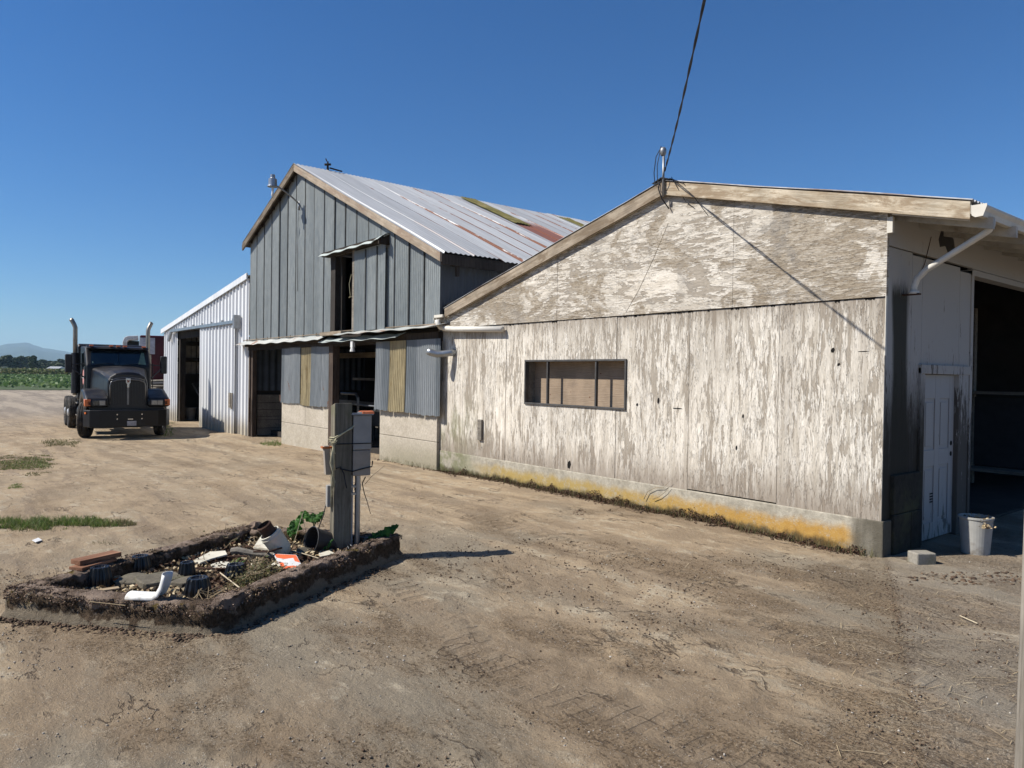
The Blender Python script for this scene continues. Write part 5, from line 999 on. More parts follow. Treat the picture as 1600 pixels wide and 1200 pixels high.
def m_kerb():
    n = NT('mossy_concrete', .95, 0, .15); p = n.pos(); X, Y, Z = n.xyz(p)
    a = n.noise(p, 6, 7, .7); b = n.noise(p, 34, 5, .75); c3 = n.noise(p, 2.2, 4, .6)
    c = n.mix(n.rng(b, .3, .7), (.235, .19, .135), (.35, .29, .21))
    h = n.ma('ADD', Z, n.ma('ADD', n.ma('MULTIPLY', n.ma('SUBTRACT', a, .5), .22), n.ma('MULTIPLY', n.ma('SUBTRACT', c3, .5), .20)))
    mo = n.mix(n.rng(b, .35, .65), (.05, .035, .022), (.165, .115, .075)); mo = n.mix(n.rng(n.noise(p, 15, 6, .75), .56, .64), mo, (.26, .21, .16)); nx = n.xyz(n.t.nodes.new('ShaderNodeNewGeometry').outputs['Normal'])[0]; h2 = n.ma('ADD', h, n.rng(nx, .2, .7, 0, .085)); c = n.mix(n.rng(h2, .135, .16), c, mo)
    tp = n.mix(n.rng(a, .38, .62), (.15, .105, .075), (.42, .32, .25)); c = n.mix(n.rng(h, .165, .20), c, tp)
    c = n.mix(n.ma('MULTIPLY', n.rng(n.noise(p, 4.2, 4, .7), .58, .66), n.rng(Z, .08, .17)), c, (.16, .115, .03))
    n.col(c); n.bump(n.ma('ADD', b, n.noise(p, 110, 3, .7)), .03); return n.m
MT['kerb'] = m_kerb(); fastmesh('kerb', KV.reshape(-1, 3), KF, MT['kerb'], pl_, smooth=True)
# moss tufts on the kerb
rs = np.random.RandomState(5); n = 15000; i = rs.randint(0, len(path), n); o = rs.uniform(-.17, .006, n); side = rs.rand(n) < .30
zt = .205+.02*fbm(i*.014*2.6, np.zeros(n), 3); z = np.where(side, rs.uniform(.135, .2, n), zt); oo = np.where(side, .004+.01*rs.rand(n), o)
keep = fbm(i*.014*5, z*14+oo*10, 3) > -.05; P = np.stack([path[i, 0]+nn[i, 0]*oo, path[i, 1]+nn[i, 1]*oo, z], 1)[keep]
V, Fq = leaves(P, .005+.009*rs.rand(len(P)), 1.3, .0, rs); tag(fastmesh('moss_tufts', V, Fq, MT['mossr'], pl_), kind='stuff')
# dirt fill
def inpl(u, v, ins=.17):  # u along N->R, v along N->L
    a = PN + (PR-PN)*u + (PL-PN)*v; return a
g = []; 
for a in np.linspace(.05, .95, 150):
    row = []
    for b in np.linspace(.08, .92, 110):
        p = inpl(a, b); row.append((p.x, p.y, .055+.05*float(fbm(p.x*2.2, p.y*2.2, 3))+.03*float(fbm(p.x*14, p.y*14, 3, .7))+.03*a))
    g.append(row)
MB().grid(g).build('soil', MT['soil'], pl_, smooth=True)
n = 3800; u, v = rs.uniform(.08, .93, n), rs.uniform(.1, .9, n); P = np.array([tuple(inpl(a, b)) for a, b in zip(u, v)]); P[:, 2] = .08+.03*rs.rand(n)+.03*u
k = fbm(P[:, 0]*3, P[:, 1]*3, 3) > -.1; V, Fq = leaves(P[k], .012+.02*rs.rand(k.sum()), 1.8, .3, rs); tag(fastmesh('leaf_litter', V, Fq, MT['straw'], pl_), kind='stuff')
V, Fq = leaves(P[~k]+[0, 0, -.0], .015+.02*rs.rand((~k).sum()), 1.3, .2, rs); tag(fastmesh('moss_clumps', V, Fq, MT['moss'], pl_), kind='stuff')
# clods along the foot of the front and right faces
def clods(n, P, smin, smax, seed, mat, name, kind='stuff', parent=None):
    r = np.random.RandomState(seed); bm = bmesh.new(); bmesh.ops.create_icosphere(bm, subdivisions=1, radius=1); bv = np.array([v.co[:] for v in bm.verts]); bf = np.array([[v.index for v in f.verts] for f in bm.faces]); bm.free()
    n = len(P); nv = len(bv); s = r.uniform(smin, smax, n)**1.0; V = bv[None]*(1+.30*r.normal(size=(n, nv, 1)))*s[:, None, None]*r.uniform(.55, 1.3, (n, 1, 3))
    V[:, :, 2] *= .7; a = r.uniform(0, 6.28, n); ca, sa = np.cos(a)[:, None], np.sin(a)[:, None]; x = V[:, :, 0]*ca-V[:, :, 1]*sa; y = V[:, :, 0]*sa+V[:, :, 1]*ca; V[:, :, 0] = x; V[:, :, 1] = y
    V += P[:, None, :]; Fq = (bf[None]+(np.arange(n)*nv)[:, None, None]).reshape(-1, 3); o = fastmesh(name, V.reshape(-1, 3), Fq, mat, parent)
    if kind: tag(o, kind=kind)
    return o
n = 800; t = rs.rand(n); out = np.abs(rs.normal(0, .055, n)); f = rs.rand(n) < .72; N2 = np.array(PN); L2 = np.array(PL); R2 = np.array(PR)
e1 = (L2-N2)/np.linalg.norm(L2-N2); n1 = np.array([-e1[1], e1[0], 0]); n1 *= -np.sign(n1 @ (R2-N2)); e2 = (R2-N2)/np.linalg.norm(R2-N2); n2 = np.array([-e2[1], e2[0], 0]); n2 *= -np.sign(n2 @ (L2-N2))
P = np.where(f[:, None], N2+(L2-N2)*(t[:, None]*1.05-.05)+n1*(out[:, None]+.012), N2+(R2-N2)*(t[:, None]**2*.8)+n2*(out[:, None]+.05)); P[:, 2] = np.where(f, .022-.2*out, .012)
P[:, 2] += gz(P[:, 0], P[:, 1]); clods(n, P, .004, .016, 3, MT['crumb'], 'dirt_clods')
# ================================================================== UTILITY POST
pb = on_z(531, 873, 0); PA = rad(12.5)
up_ = thing('utility_post', 'square weathered timber post standing in the planter, carrying metal meter boxes', 'post', (pb.x, pb.y, 0), -PA); up_['w'] = 0
def upart(mb, name, mat, **k): return mb.build(name, MT[mat], up_, **k)
w2 = .081; hp = 1.455
mb = MB(); mb.box((-w2, -w2, -.05), (w2, w2, hp)); mb.v = [(x, y+ (0.0), z+(.015*(x/w2) if z > 1 else 0)) for x, y, z in mb.v]; upart(mb, 'timber', 'post', bevel=.005)
mb = MB(); mb.box((-.07, w2+.012, 1.03), (.085, w2+.185, 1.355)); b1 = upart(mb, 'meter_box', 'grey_box', bevel=.006)
mb = MB(); mb.box((-.07, w2+.012, .785), (.085, w2+.180, 1.025)); upart(mb, 'lower_box', 'tan_box', bevel=.006)
mb = MB(); mb.box((-.09, w2-.01, 1.357), (.10, w2+.20, 1.368)); mb.prism([(-.08, 1.37), (.09, 1.37), (.07, 1.385), (-.06, 1.383)], w2+.09, w2+.195, 'y'); lid = mb.build('lid', MT['steel'], None); lid.parent = b1
mb = MB(); mb.prism([(-.088, 1.369), (.102, 1.369), (.09, 1.388), (.02, 1.395), (-.06, 1.385)], w2+.095, w2+.205, 'y'); o = mb.build('rusty_lid_edge', simple('orange_rust', (.42, .12, .05), .9, 0, .4, 20), None); o.parent = b1
mb = MB(); mb.tube([(.02, w2+.075, .0), (.02, w2+.075, .79)], .027, 14); mb.tube([(.02, w2+.075, .64), (.02, w2+.075, .70)], .032, 14); mb.box((.0, w2-.0, .60), (.04, w2+.075, .62)); mb.box((.0, w2-.0, .67), (.04, w2+.075, .69)); c_ = upart(mb, 'conduit', 'alu', smooth=False)
mb = MB(); mb.tube([(-.01, w2+.03, .0), (-.01, w2+.03, .80)], .010, 8); upart(mb, 'thin_conduit', 'white')
mb = MB(); mb.prism([(-.05, .80), (.03, .80), (.03, 1.07), (-.03, 1.07)], -w2-.065, -w2-.012, 'y'); mb.v = [(x, y-.02*((z-.8)/.27), z) for x, y, z in mb.v]; b2 = upart(mb, 'side_box', 'tan_box', bevel=.004)
mb = MB(); mb.box((-.05, -w2-.10, 1.045), (.035, -w2-.01, 1.062)); o = mb.build('rusty_lid_edge', simple('orange_rust2', (.45, .15, .05), .9, 0, .4, 20), None); o.parent = b2
mb = MB(); mb.box((-.04, -w2-.05, .50), (.03, -w2-.006, .70)); upart(mb, 'switch_box', 'grey_box', bevel=.004)
mb = MB(); zz = 1.12; q = w2+.006
mb.tube([(-q, -q, zz), (q, -q, zz+.01), (q+.0, q, zz+.13), (q-.02, q+.05, zz+.16)], .006, 6); mb.tube([(-q, -q, zz+.02), (q, -q, zz+.03), (q, 0, zz+.075), (q+.01, q, zz+.12)], .005, 6)
for k in range(9):
    a = k*.7; mb.tube([(q+.004, -q+.01, zz+.01), (q+.02+.03*math.cos(a), -q-.02+.045*math.sin(a), zz+.03*math.sin(a*2)), (q+.01, -q-.01, zz-.04), (q+.005+.012*math.sin(a), -q+.01*math.cos(a*3), zz-.12-.05*k)], .0035, 5)
for k in range(4): mb.tube([(q+.004, -q+.0, zz), (q+.01, -q-.012*k, zz-.2), (q-.004, -q+.012*k-.02, zz-.38), (q-.03+.01*k, -q-.015, zz-.62+.05*k)], .004, 5)
upart(mb, 'twine', 'rope', smooth=True)
mb = MB(); mb.tube([(-q, -q, 1.09), (q, -q, 1.09), (q, q, 1.09), (.09, w2+.19, 1.09), (.09, w2+.19, 1.10)], .005, 6); mb.tube([(q, -.03, .86), (q, q, .83), (.092, w2+.09, .85), (.095, w2+.19, .87), (.08, w2+.20, .92)], .006, 6)
mb.tube([(q, -q+.01, .86), (q+.02, -.03, .88), (q+.03, .0, .82), (q+.02, .02, .72), (q+.03, .03, .68)], .006, 6); mb.tube([(-.03, -w2-.04, .55), (-.05, -w2-.07, .4), (-.1, -w2-.15, .15), (-.2, -.3, .08)], .005, 6); upart(mb, 'loose_wire', 'wire', smooth=True)
def twig(pts, r=.003, mat='twig', name='dry_twig', label='', cat='twig', group='dry twigs around the planter'):
    b = Vector(pts[0]); t = MB(); t.tube([Vector(p)-b for p in pts], [r*(1-.6*i/(len(pts)-1)) for i in range(len(pts))], 5); o = t.build(name, MT[mat], None, smooth=True); o.location = b; return tag(o, label, cat)
w = lambda px, py, z: on_z(px, py, z)
def at(px, py, d):
    r = ray(px, py); return Vector((0, 0, H)) + r*(d)      # ray has unit depth
D0 = (pb-Vector((0, 0, 0))).dot(F0)
twig([at(571, 745, D0+.1), at(566, 755, D0+.1), at(569, 770, D0+.1), at(574, 785, D0+.1), at(579, 803, D0+.1)], .007, 'twig', 'dry_twig', 'bent dry twig hanging down below the metal box on the post')
twig([at(570, 757, D0+.1), at(580, 745, D0+.12), at(592, 735, D0+.15), at(601, 727, D0+.2)], .003, 'twig', 'dry_twig', 'thin straight twig slanting up to the right beside the metal box')
# ================================================================== JUNK IN THE PLANTER
zs = .09
MT['ribcup'] = MT['black']
cupm = None
def cup(px, py, wpx, hpx, label, plate=True, tilt=0):
    global cupm
    p = w(px, py, zs); d = (Vector((p.x, p.y, 0))).dot(F0); R = wpx/FPX*d/2; hh = hpx/FPX*d*1.25
    t = thing('ribbed_cap', label, 'plastic cap', p, random.random(), 'black ribbed plastic caps in the planter'); t['w'] = 0
    rip = lambda k, i: 1+(.075 if k % 4 < 2 else -.075)*(1 if 0 < i < 5 else .6)
    MB().lathe([(R*1.0, 0), (R*.97, hh*.1), (R*.93, hh*.4), (R*.80, hh*.75), (R*.755, hh*.93), (R*.72, hh), (R*.56, hh), (R*.50, hh*.93), (R*.3, hh*.9), (0, hh*.9)], n=48, ripple=rip).build('cap_body', MT['black'], t, smooth=False)
    if plate:
        b = MB(); b.box((-R*1.9, -R*1.6, -.02), (R*1.9, R*1.6, -.004)); [b.box((-R*1.7+i*R*.7, R*1.2, -.004), (-R*1.7+i*R*.7+R*.4, R*1.35, .002)) for i in range(5)]; b.build('flange_plate', MT['blackd'], t, bevel=.006)
cup(156, 915, 35, 24, 'black ribbed plastic cap nearest the left end, left of the stone slabs')
cup(219, 893, 31, 20, 'black ribbed plastic cap by the rear kerb, above the stone slabs', False)
cup(292, 903, 26, 20, 'black ribbed plastic cap just right of the upright white elbow', False)
cup(309, 932, 40, 24, 'largest black ribbed plastic cap near the front corner of the planter')
cup(368, 906, 34, 20, 'black ribbed plastic cap half buried in weeds by the long pale stick', False)
def slab(px, py, L, W, T_, rz_, label, z=zs, tilt=(0, 0), mat='slab'):
    p = w(px, py, z); o = MB(); n_ = 9
    top = [(L*.5*math.copysign(abs(math.cos(a))**.5, math.cos(a))*(1+.06*math.sin(3*a+px)), W*.5*math.copysign(abs(math.sin(a))**.5, math.sin(a))*(1+.05*math.cos(4*a+px))) for a in np.linspace(0, 2*math.pi, 26)[:-1]]
    o.prism(top, 0, T_, 'z'); s = o.build('stone_slab', MT[mat], None, bevel=.012, seg=3); s.location = p; s.rotation_euler = (tilt[0], tilt[1], rz_); return tag(s, label, 'stone slab', 'stone slabs in the planter')
ang = math.atan2((PR-PN).y, (PR-PN).x)
slab(248, 912, .34, .24, .055, ang-.2, 'flat grey-green stone slab behind the upright white elbow', .085, (.10, .05))
slab(208, 912, .22, .20, .05, ang+.2, 'smaller mossy stone slab with rounded end beside the left black cap', .085, (.05, -.06))
slab(290, 915, .20, .15, .05, ang, 'dark stone piece tucked under the right side of the white elbow', .08)
# white elbow (half gutter channel bent upright)
e0 = w(203, 932, .215); e1_ = w(244, 934, .215); 
right_ = R0.copy(); toward = -F0
cl = [e0, e0.lerp(e1_, .5)+Vector((0, 0, .0)), e1_, e1_+right_*.035+Vector((0, 0, .025)), e1_+right_*.06+Vector((0, 0, .07)), e1_+right_*.075+Vector((0, 0, .125)), e1_+right_*.082+Vector((0, 0, .165))]
mb = MB(); P = []; 
for i, p in enumerate(cl):
    t = (Vector(cl[min(i+1, len(cl)-1)])-Vector(cl[max(i-1, 0)])).normalized(); s_ = Vector((-toward.y, toward.x, 0)); n_ = t.cross(toward).normalized(); s2 = n_.cross(t).normalized(); r_ = .045
    P.append([p + (s2*math.cos(a)*r_*1.25 + n_*(-1)*math.sin(a)*r_*.75) if True else p for a in np.linspace(-.2, math.pi+.2, 14)])
mb.grid([[tuple(q) for q in row] for row in P]); o = mb.build('plastic_elbow', MT['white'], None, smooth=True, solid=.004, fix=False); tag(o, 'white plastic gutter elbow standing bent upright at the front of the planter', 'gutter elbow')
ce = cl[3]; o.data.transform(Matrix.Translation(-ce)); o.location = ce
# boards on the kerb
def board(px, py, z, L, W, T_, rz_, mats, label, cat='board', name='board', tilt=(0, 0), group=None):
    p = w(px, py, z); b = MB(); b.box((-L/2, -W/2, 0), (L/2, W/2, T_)); o = b.build(name, MT[mats], None, bevel=.003); o.location = p; o.rotation_euler = (tilt[0], tilt[1], rz_); return tag(o, label, cat, group)
board(146, 883, .215, .33, .13, .024, ang+.10, 'redboard', 'lower red-brown board lying on the rear kerb', group='boards on the rear kerb')
board(151, 875, .241, .34, .12, .036, ang-.10, 'redboard', 'thicker upper board stacked on the rear kerb of the planter', group='boards on the rear kerb')
board(155, 924, .115, .26, .06, .012, ang-.55, 'wood_tan', 'thin tan lath lying in front of the left black cap')
def scrap(pts, z, th, mat, label, cat='scrap', name='plastic_scrap', lift=None):
    P = [w(px, py, z) for px, py in pts]; c = sum(P, Vector())/len(P); b = MB(); n_ = len(P)
    lf = lift or [0]*n_; b.add([(p.x-c.x, p.y-c.y, lf[i]) for i, p in enumerate(P)]+[(p.x-c.x, p.y-c.y, lf[i]+th) for i, p in enumerate(P)], [tuple(range(n_-1, -1, -1)), tuple(range(n_, 2*n_))]+[(i, (i+1) % n_, (i+1) % n_+n_, i+n_) for i in range(n_)])
    o = b.build(name, MT[mat], None, bevel=.002); o.location = (c.x, c.y, z); return tag(o, label, cat)
scrap([(302, 878), (328, 866), (352, 866), (355, 872), (330, 876), (312, 882)], .115, .014, 'cream', 'long pale plastic strip lying left of the grey plank', lift=[0, .01, .02, .02, .005, 0])
scrap([(329, 884), (345, 879), (358, 880), (363, 889), (333, 890)], .105, .012, 'cream', 'pale rounded plastic scrap between two black caps')
scrap([(396, 858), (406, 848), (426, 846), (433, 856), (425, 861)], .13, .02, 'cream', 'cream plastic fragment at the foot of the leaning white canister', lift=[0, .03, .05, .02, 0])
scrap([(384, 893), (396, 891), (398, 895), (386, 897)], .10, .01, 'cream', 'small white fragment behind the half buried black cap')
scrap([(392, 882), (402, 880), (408, 885), (396, 887)], .10, .01, 'cream', 'small white fragment left of the orange striped board')
scrap([(420, 884), (434, 879), (438, 888), (416, 889)], .10, .012, 'cream', 'white fragment touching the left edge of the orange striped board')
scrap([(498, 866), (514, 861), (524, 866), (500, 871)], .13, .008, 'cream', 'thin white scrap at the foot of the timber post')
# striped barricade board
S = [w(427, 866, .155), w(463, 868, .155), w(474, 889, .10), w(440, 891, .10)]; c = sum(S, Vector())/4
ux = (S[1]-S[0]).normalized(); vy = (S[3]-S[0]); L = (S[1]-S[0]).length; Hh = (S[3]-S[0]).length; vy = vy.normalized(); nz_ = ux.cross(vy).normalized()
if nz_.z < 0: nz_ = -nz_
bt = thing('striped_board', 'orange and white striped barricade board scrap leaning in the planter', 'barricade board', c); bt['w'] = 0
def quad3(P, off, mat, name, th=.004):
    b = MB(); Q = [p-c+nz_*off for p in P]; n_ = len(Q); b.add([tuple(q) for q in Q]+[tuple(q+nz_*th) for q in Q], [tuple(range(n_)), tuple(range(2*n_-1, n_-1, -1))]+[(i, (i+1) % n_, (i+1) % n_+n_, i+n_) for i in range(n_)]); return b.build(name, MT[mat] if isinstance(mat, str) else mat, bt)
bil = lambda u, v: (S[0]*(1-u)*(1-v)+S[1]*u*(1-v)+S[2]*u*v+S[3]*(1-u)*v)
quad3(S, 0, 'white', 'panel', .006); mo = simple('orange_stripe', (.80, .16, .055), .5, 0, .1, 20)
quad3([bil(.04, .04), bil(.97, .04), bil(.98, .58), bil(.05, .26)], .007, mo, 'stripe', .002)
quad3([bil(.05, .52), bil(.93, .96), bil(.05, .96)], .007, mo, 'stripe', .002)
# grey plank + T bar + rusty rod
o = MB(); a, b = w(362, 861, .16), w(428, 868, .14); dv = (b-a); o.tube([Vector((0, 0, 0)), dv*.15+Vector((0, 0, .012)), dv*.5, dv], [.028, .032, .028, .026], 8); q = o.build('grey_plank', MT['wood_grey'], None); q.location = a; tag(q, 'rounded grey weathered timber lying across the middle of the junk', 'timber')
o = MB(); a, b, c2 = w(396, 862, .19), w(440, 856, .19), w(417, 868, .10); o.box((-.0, 0, 0), (.001, .001, .001)); o = MB(); o.tube([Vector(), w(420, 862, .19)-a, b-a], .009, 6); o.tube([w(417, 861, .19)-a, c2-a], .010, 6); q = o.build('metal_bracket', MT['rust'], None); q.location = a; tag(q, 'dark rusty T-shaped metal bar above the grey timber', 'metal bar')
def rod(p0, p1, r, mat, label, name='rod', cat='rod', mid=None):
    a, b = w(*p0), w(*p1); o = MB(); pts = [Vector()] + ([w(*mid)-a] if mid else []) + [b-a]; o.tube(pts, r, 7); q = o.build(name, MT[mat], None); q.location = a; return tag(q, label, cat)
rod((302, 888, .12), (474, 890, .12), .008, 'rust', 'long rusty rod lying right across the planter in front of the scraps')
rod((358, 870, .13), (430, 868, .12), .010, 'rust', 'short rusty bar under the grey timber')
rod((344, 895, .13), (379, 922, .17), .005, 'twig_p', 'long pale stick sloping down towards the near corner of the kerb', 'stick', 'stick')
rod((440, 858, .12), (500, 873, .12), .005, 'twig_p', 'thin pale stick behind the orange striped board', 'stick', 'stick', (470, 864, .14))
rod((196, 946, .20), (140, 940, .2), .003, 'twig', 'faint dry stalk lying on the front kerb top', 'stick', 'stick')
# leaning white canister with rusted core
a = w(444, 864, .12); ax = (at(422, 818, 6.6)-at(447, 858, 6.65)).normalized(); ax = (ax - F0*.18).normalized()
cn = thing('canister', 'white plastic canister leaning with a rusted tube sticking out of its mouth', 'canister', a); cn['w'] = 0
MB().lathe([(.0, 0), (.070, .0), (.088, .04), (.092, .19), (.096, .195), (.096, .212), (.092, .217), (.090, .24), (.082, .242), (.078, .1), (0, .08)], (0, 0, 0), ax, 28).build('shell', MT['cream'], cn, smooth=False)
MB().lathe([(.060, .1), (.062, .30), (.066, .325), (.056, .335), (.052, .1)], (0, 0, 0), ax, 20, ripple=lambda k, i: 1+.03*math.sin(k*2)).build('rusted_tube', MT['rust'], cn)
# black drum on its side with a white coupling
a = w(487, 862, .10); dm = thing('plastic_drum', 'black plastic tub lying open on its side behind the leaning canister', 'tub', a); dm['w'] = 0
ax2 = (-F0*.55 - R0*.62 + Vector((0, 0, .25))).normalized(); MB().lathe([(0, .22), (.10, .22), (.125, .0), (.135, -.01), (.128, -.012), (.118, .0), (.095, .205), (0, .205)], (0, .0, .10), -ax2, 28).build('tub_body', MT['blackd'], dm)
a = w(508, 838, .18); pc = thing('pipe_coupling', 'white and brown pipe coupling just left of the timber post', 'pipe coupling', a); pc['w'] = 0; ax3 = (R0*.85+F0*.1-Vector((0, 0, .25))).normalized()
MB().lathe([(.030, -.10), (.034, -.10), (.034, -.05), (.052, -.045), (.055, .0), (.06, .0), (.06, .03), (.055, .03), (.058, .10), (.0, .10)], (0, 0, .0), ax3, 20).build('coupling_body', MT['pvc'], pc); MB().lathe([(.062, -.02), (.064, -.02), (.064, .045), (.060, .045)], (0, 0, 0), ax3, 20).build('brown_band', simple('brown_band', (.28, .19, .13), .6), pc)
slab(478, 866, .18, .14, .04, ang, 'mossy flat stone leaning against the black tub', .09, (.35, .2))
# bits of litter
scrap([(176, 904), (190, 903), (192, 907), (178, 908)], .105, .004, 'orange', 'tiny orange litter scrap between slab and rear kerb')
scrap([(180, 901), (188, 900), (189, 903)], .11, .006, 'white', 'tiny white litter scrap beside the orange one')
scrap([(50, 845), (60, 841), (66, 845), (56, 848)], .02, .008, 'white', 'lone white scrap on the sandy ground left of the planter', name='paper_scrap')
# chunk on kerb corner
MB().lathe([(0, 0), (.05, .01), (.055, .04), (.03, .07), (0, .06)], w(400, 826, .2), (0, 0, 1), 9, ripple=lambda k, i: 1+.3*math.sin(k*3+i)).build('moss_lump', MT['mossr'], pl_) 
# leafy weeds
def bigleaf(P0, tip, wdt, mb, droop=.03, seg=16):
    P0 = Vector(P0); tip = Vector(tip); ax_ = tip-P0; L = ax_.length; s_ = ax_.cross(F0*.75-Vector((0, 0, .6)))
    if s_.length < 1e-4: s_ = Vector((1, 0, 0))
    s_.normalize(); nrm = s_.cross(ax_).normalized(); rows = []
    for i in range(seg+1):
        t = i/seg; ww = wdt*math.sin(math.pi*min(1, t*.93+.07))**.7*(1-.45*t)*(1+.22*math.sin(t*23+P0.x*9)); c_ = P0+ax_*t+Vector((0, 0, -droop*t*t))
        rows.append([tuple(c_+s_*ww*k*.5+nrm*(abs(k)*.18*ww+.16*wdt*math.sin(t*17+k*4)*abs(k))) for k in (-1, -.55, 0, .55, 1)])
    mb.grid(rows)
def plant(px, py, z, lv, label, stems=True, name='leafy_weed', mat='burdock'):
    b = w(px, py, z); t = thing(name, label, 'weed', b); t['w'] = 0; d = Vector((b.x, b.y, 0)).dot(F0); mb = MB(); sm = MB()
    for (x0, y0, x1, y1, ww) in lv:
        a = at(x0, y0, d)-b; e = at(x1, y1, d+.03)-b; bigleaf(a, e, ww*.75, mb, .01); q_ = a.lerp(e, .55); bigleaf(q_, q_+(e-a)*.35+Vector((0, .03, .03)), ww*.45, mb, .02); sm.tube([Vector((0, 0, 0)), a*.6+Vector((0, 0, .01)), a], .004, 5)
    mb.build('leaf', MT[mat], t, smooth=True, fix=False); sm.build('stem', MT['grass'], t)
plant(462, 850, .10, [(456, 834, 473, 800, .17), (455, 838, 449, 822, .08), (458, 830, 455, 812, .11)], 'bright green broad-leaved weed right of the leaning canister')
plant(492, 845, .14, [(490, 814, 469, 798, .12), (489, 813, 505, 800, .13), (492, 816, 484, 802, .12), (490, 812, 500, 812, .10)], 'dark green curled-leaf weed behind the black tub left of the post')
plant(575, 850, .14, [(578, 845, 600, 830, .20), (594, 834, 622, 821, .16), (580, 848, 592, 834, .14), (585, 840, 607, 836, .16)], 'spreading green weed hanging over the far corner of the kerb')
plant(512, 862, .11, [(510, 856, 498, 850, .06), (513, 855, 517, 843, .05), (508, 860, 500, 862, .05)], 'small green leaves at the foot of the timber post')
plant(368, 884, .10, [(366, 882, 360, 876, .05), (368, 880, 372, 873, .045), (370, 883, 380, 878, .045), (366, 886, 372, 884, .05)], 'small green weed among the pale scraps in the middle of the planter', mat='grass')
for (px, py, nn_, lab) in ((412, 897, 420, 'straggling green-brown weed behind the half buried black cap'), (385, 915, 420, 'dark weedy clump inside the near right kerb'), (352, 850, 200, 'dry brown stalky weed against the rear kerb')):
    b = w(px, py, .10); r2 = np.random.RandomState(px); P = np.stack([r2.normal(0, .07, nn_), r2.normal(0, .07, nn_), np.abs(r2.normal(0, .05, nn_))], 1)
    V, Fq = leaves(P, .008+.012*r2.rand(nn_), 1.8, .0, r2); t = thing('weed_clump', lab, 'weed', b); t['w'] = 0; fastmesh('foliage', V, Fq, MT['weed'], t)
    sm = MB(); [sm.tube([(0, 0, 0), (r2.normal(0, .04), r2.normal(0, .04), .06), (r2.normal(0, .09), r2.normal(0, .09), r2.uniform(.08, .17))], .002, 4) for k in range(16)]; sm.build('stem', MT['twig'], t)
twi = [([(455, 858, .1), (462, 840, .2), (468, 818, .3), (474, 800, .4)], 'pale upright dry stalk crossing the bright green leaf'), ([(470, 858, .1), (478, 830, .25), (471, 802, .38)], 'dark upright dry stalk behind the canister'), ([(350, 860, .1), (362, 845, .2), (374, 838, .2)], 'crooked dry stalk by the rear kerb'), ([(320, 880, .1), (318, 868, .18), (322, 858, .22)], 'short dry stalk beside the long pale strip'), ([(440, 893, .1), (450, 880, .2)], 'thin dry stem crossing the orange striped board')]
for pts, lab in twi:
    b = w(*pts[0]); d = Vector((b.x, b.y, 0)).dot(F0); twig([b]+[at(p[0], p[1], d) for p in pts[1:]], .004, 'twig_p' if 'pale' in lab or 'thin' in lab else 'twig', 'dry_stalk', lab, 'stalk')
b = w(545, 850, .10); sm = MB(); r2 = np.random.RandomState(3)
for k in range(16): 
    a0 = r2.uniform(0, 6.3); sm.tube([(0, 0, 0), (.12*math.cos(a0), .12*math.sin(a0), .05+.05*r2.rand()), (.3*math.cos(a0+.5), .3*math.sin(a0+.5), r2.uniform(0, .08))], .003, 5)
q = sm.build('wire_tangle', MT['steel'], None); q.location = b+Vector((0, 0, .02)); tag(q, 'tangle of thin wires and stems round the foot of the post', 'wire tangle')
b = w(330, 935, .12); sm = MB()
for k in range(10):
    a0 = r2.uniform(0, 6.3); sm.tube([(.05*r2.normal(), .05*r2.normal(), 0), (.09*math.cos(a0), .09*math.sin(a0), .06), (.13*math.cos(a0+1), .13*math.sin(a0+1), .0)], .003, 5)
q = sm.build('wire_tangle', MT['twig'], None); q.location = b; tag(q, 'loops of thin dark wire over the largest black cap', 'wire tangle')
# ================================================================== OTHER THINGS
pb2 = on_z(1524, 864, 0); bk = pail('bucket', 'dirty white bucket full of dead plants in front of the big dark doorway', pb2, .97, 'bucket')
P = np.stack([np.clip(RS.normal(0, .05, 160), -.11, .11), np.clip(RS.normal(0, .05, 160), -.11, .11), .33+np.abs(RS.normal(0, .035, 160))], 1); P[:60, :2] = np.outer(np.full(60, .175), [.76, -.65])+RS.normal(0, .025, (60, 2)); P[:60, 2] -= .04; V, Fq = leaves(P, .012+.016*RS.rand(160), 1.5, 0, RS); o = fastmesh('dead_leaves', V, Fq, MT['straw']); o.location = pb2; tag(o, 'dead leaves and stems spilling out of the dirty bucket by the doorway', 'dead plants')
blk_ = on_z(1440, 879, 0); mb = MB(); mb.box((-.10, -.075, -.02), (.10, .075, .105)); o = mb.build('concrete_block', MT['block'], None, bevel=.012, seg=2); o.location = blk_; o.rotation_euler = (0, 0, ALPHA+.12); tag(o, 'small concrete block on the ground beside the footing corner', 'block')
# near post at right frame edge
pp = at(1600, 1200, 1.22); px_ = R0*.052; lean = Vector((0, 0, 1)) + R0*.013
mb = MB(); mb.box((-.05, -.05, 0), (.05, .05, 1.62)); 
npz = thing('timber_post', 'grey weathered timber post cut off by the right edge of the photo', 'post', (pp.x+R0.x*.043, pp.y+R0.y*.043, 0)); npz['w'] = 0; npz.rotation_euler = (rad(-.3), rad(.9), ALPHA-.25)
mb.build('timber', MT['post2'], npz, bevel=.006, seg=2)
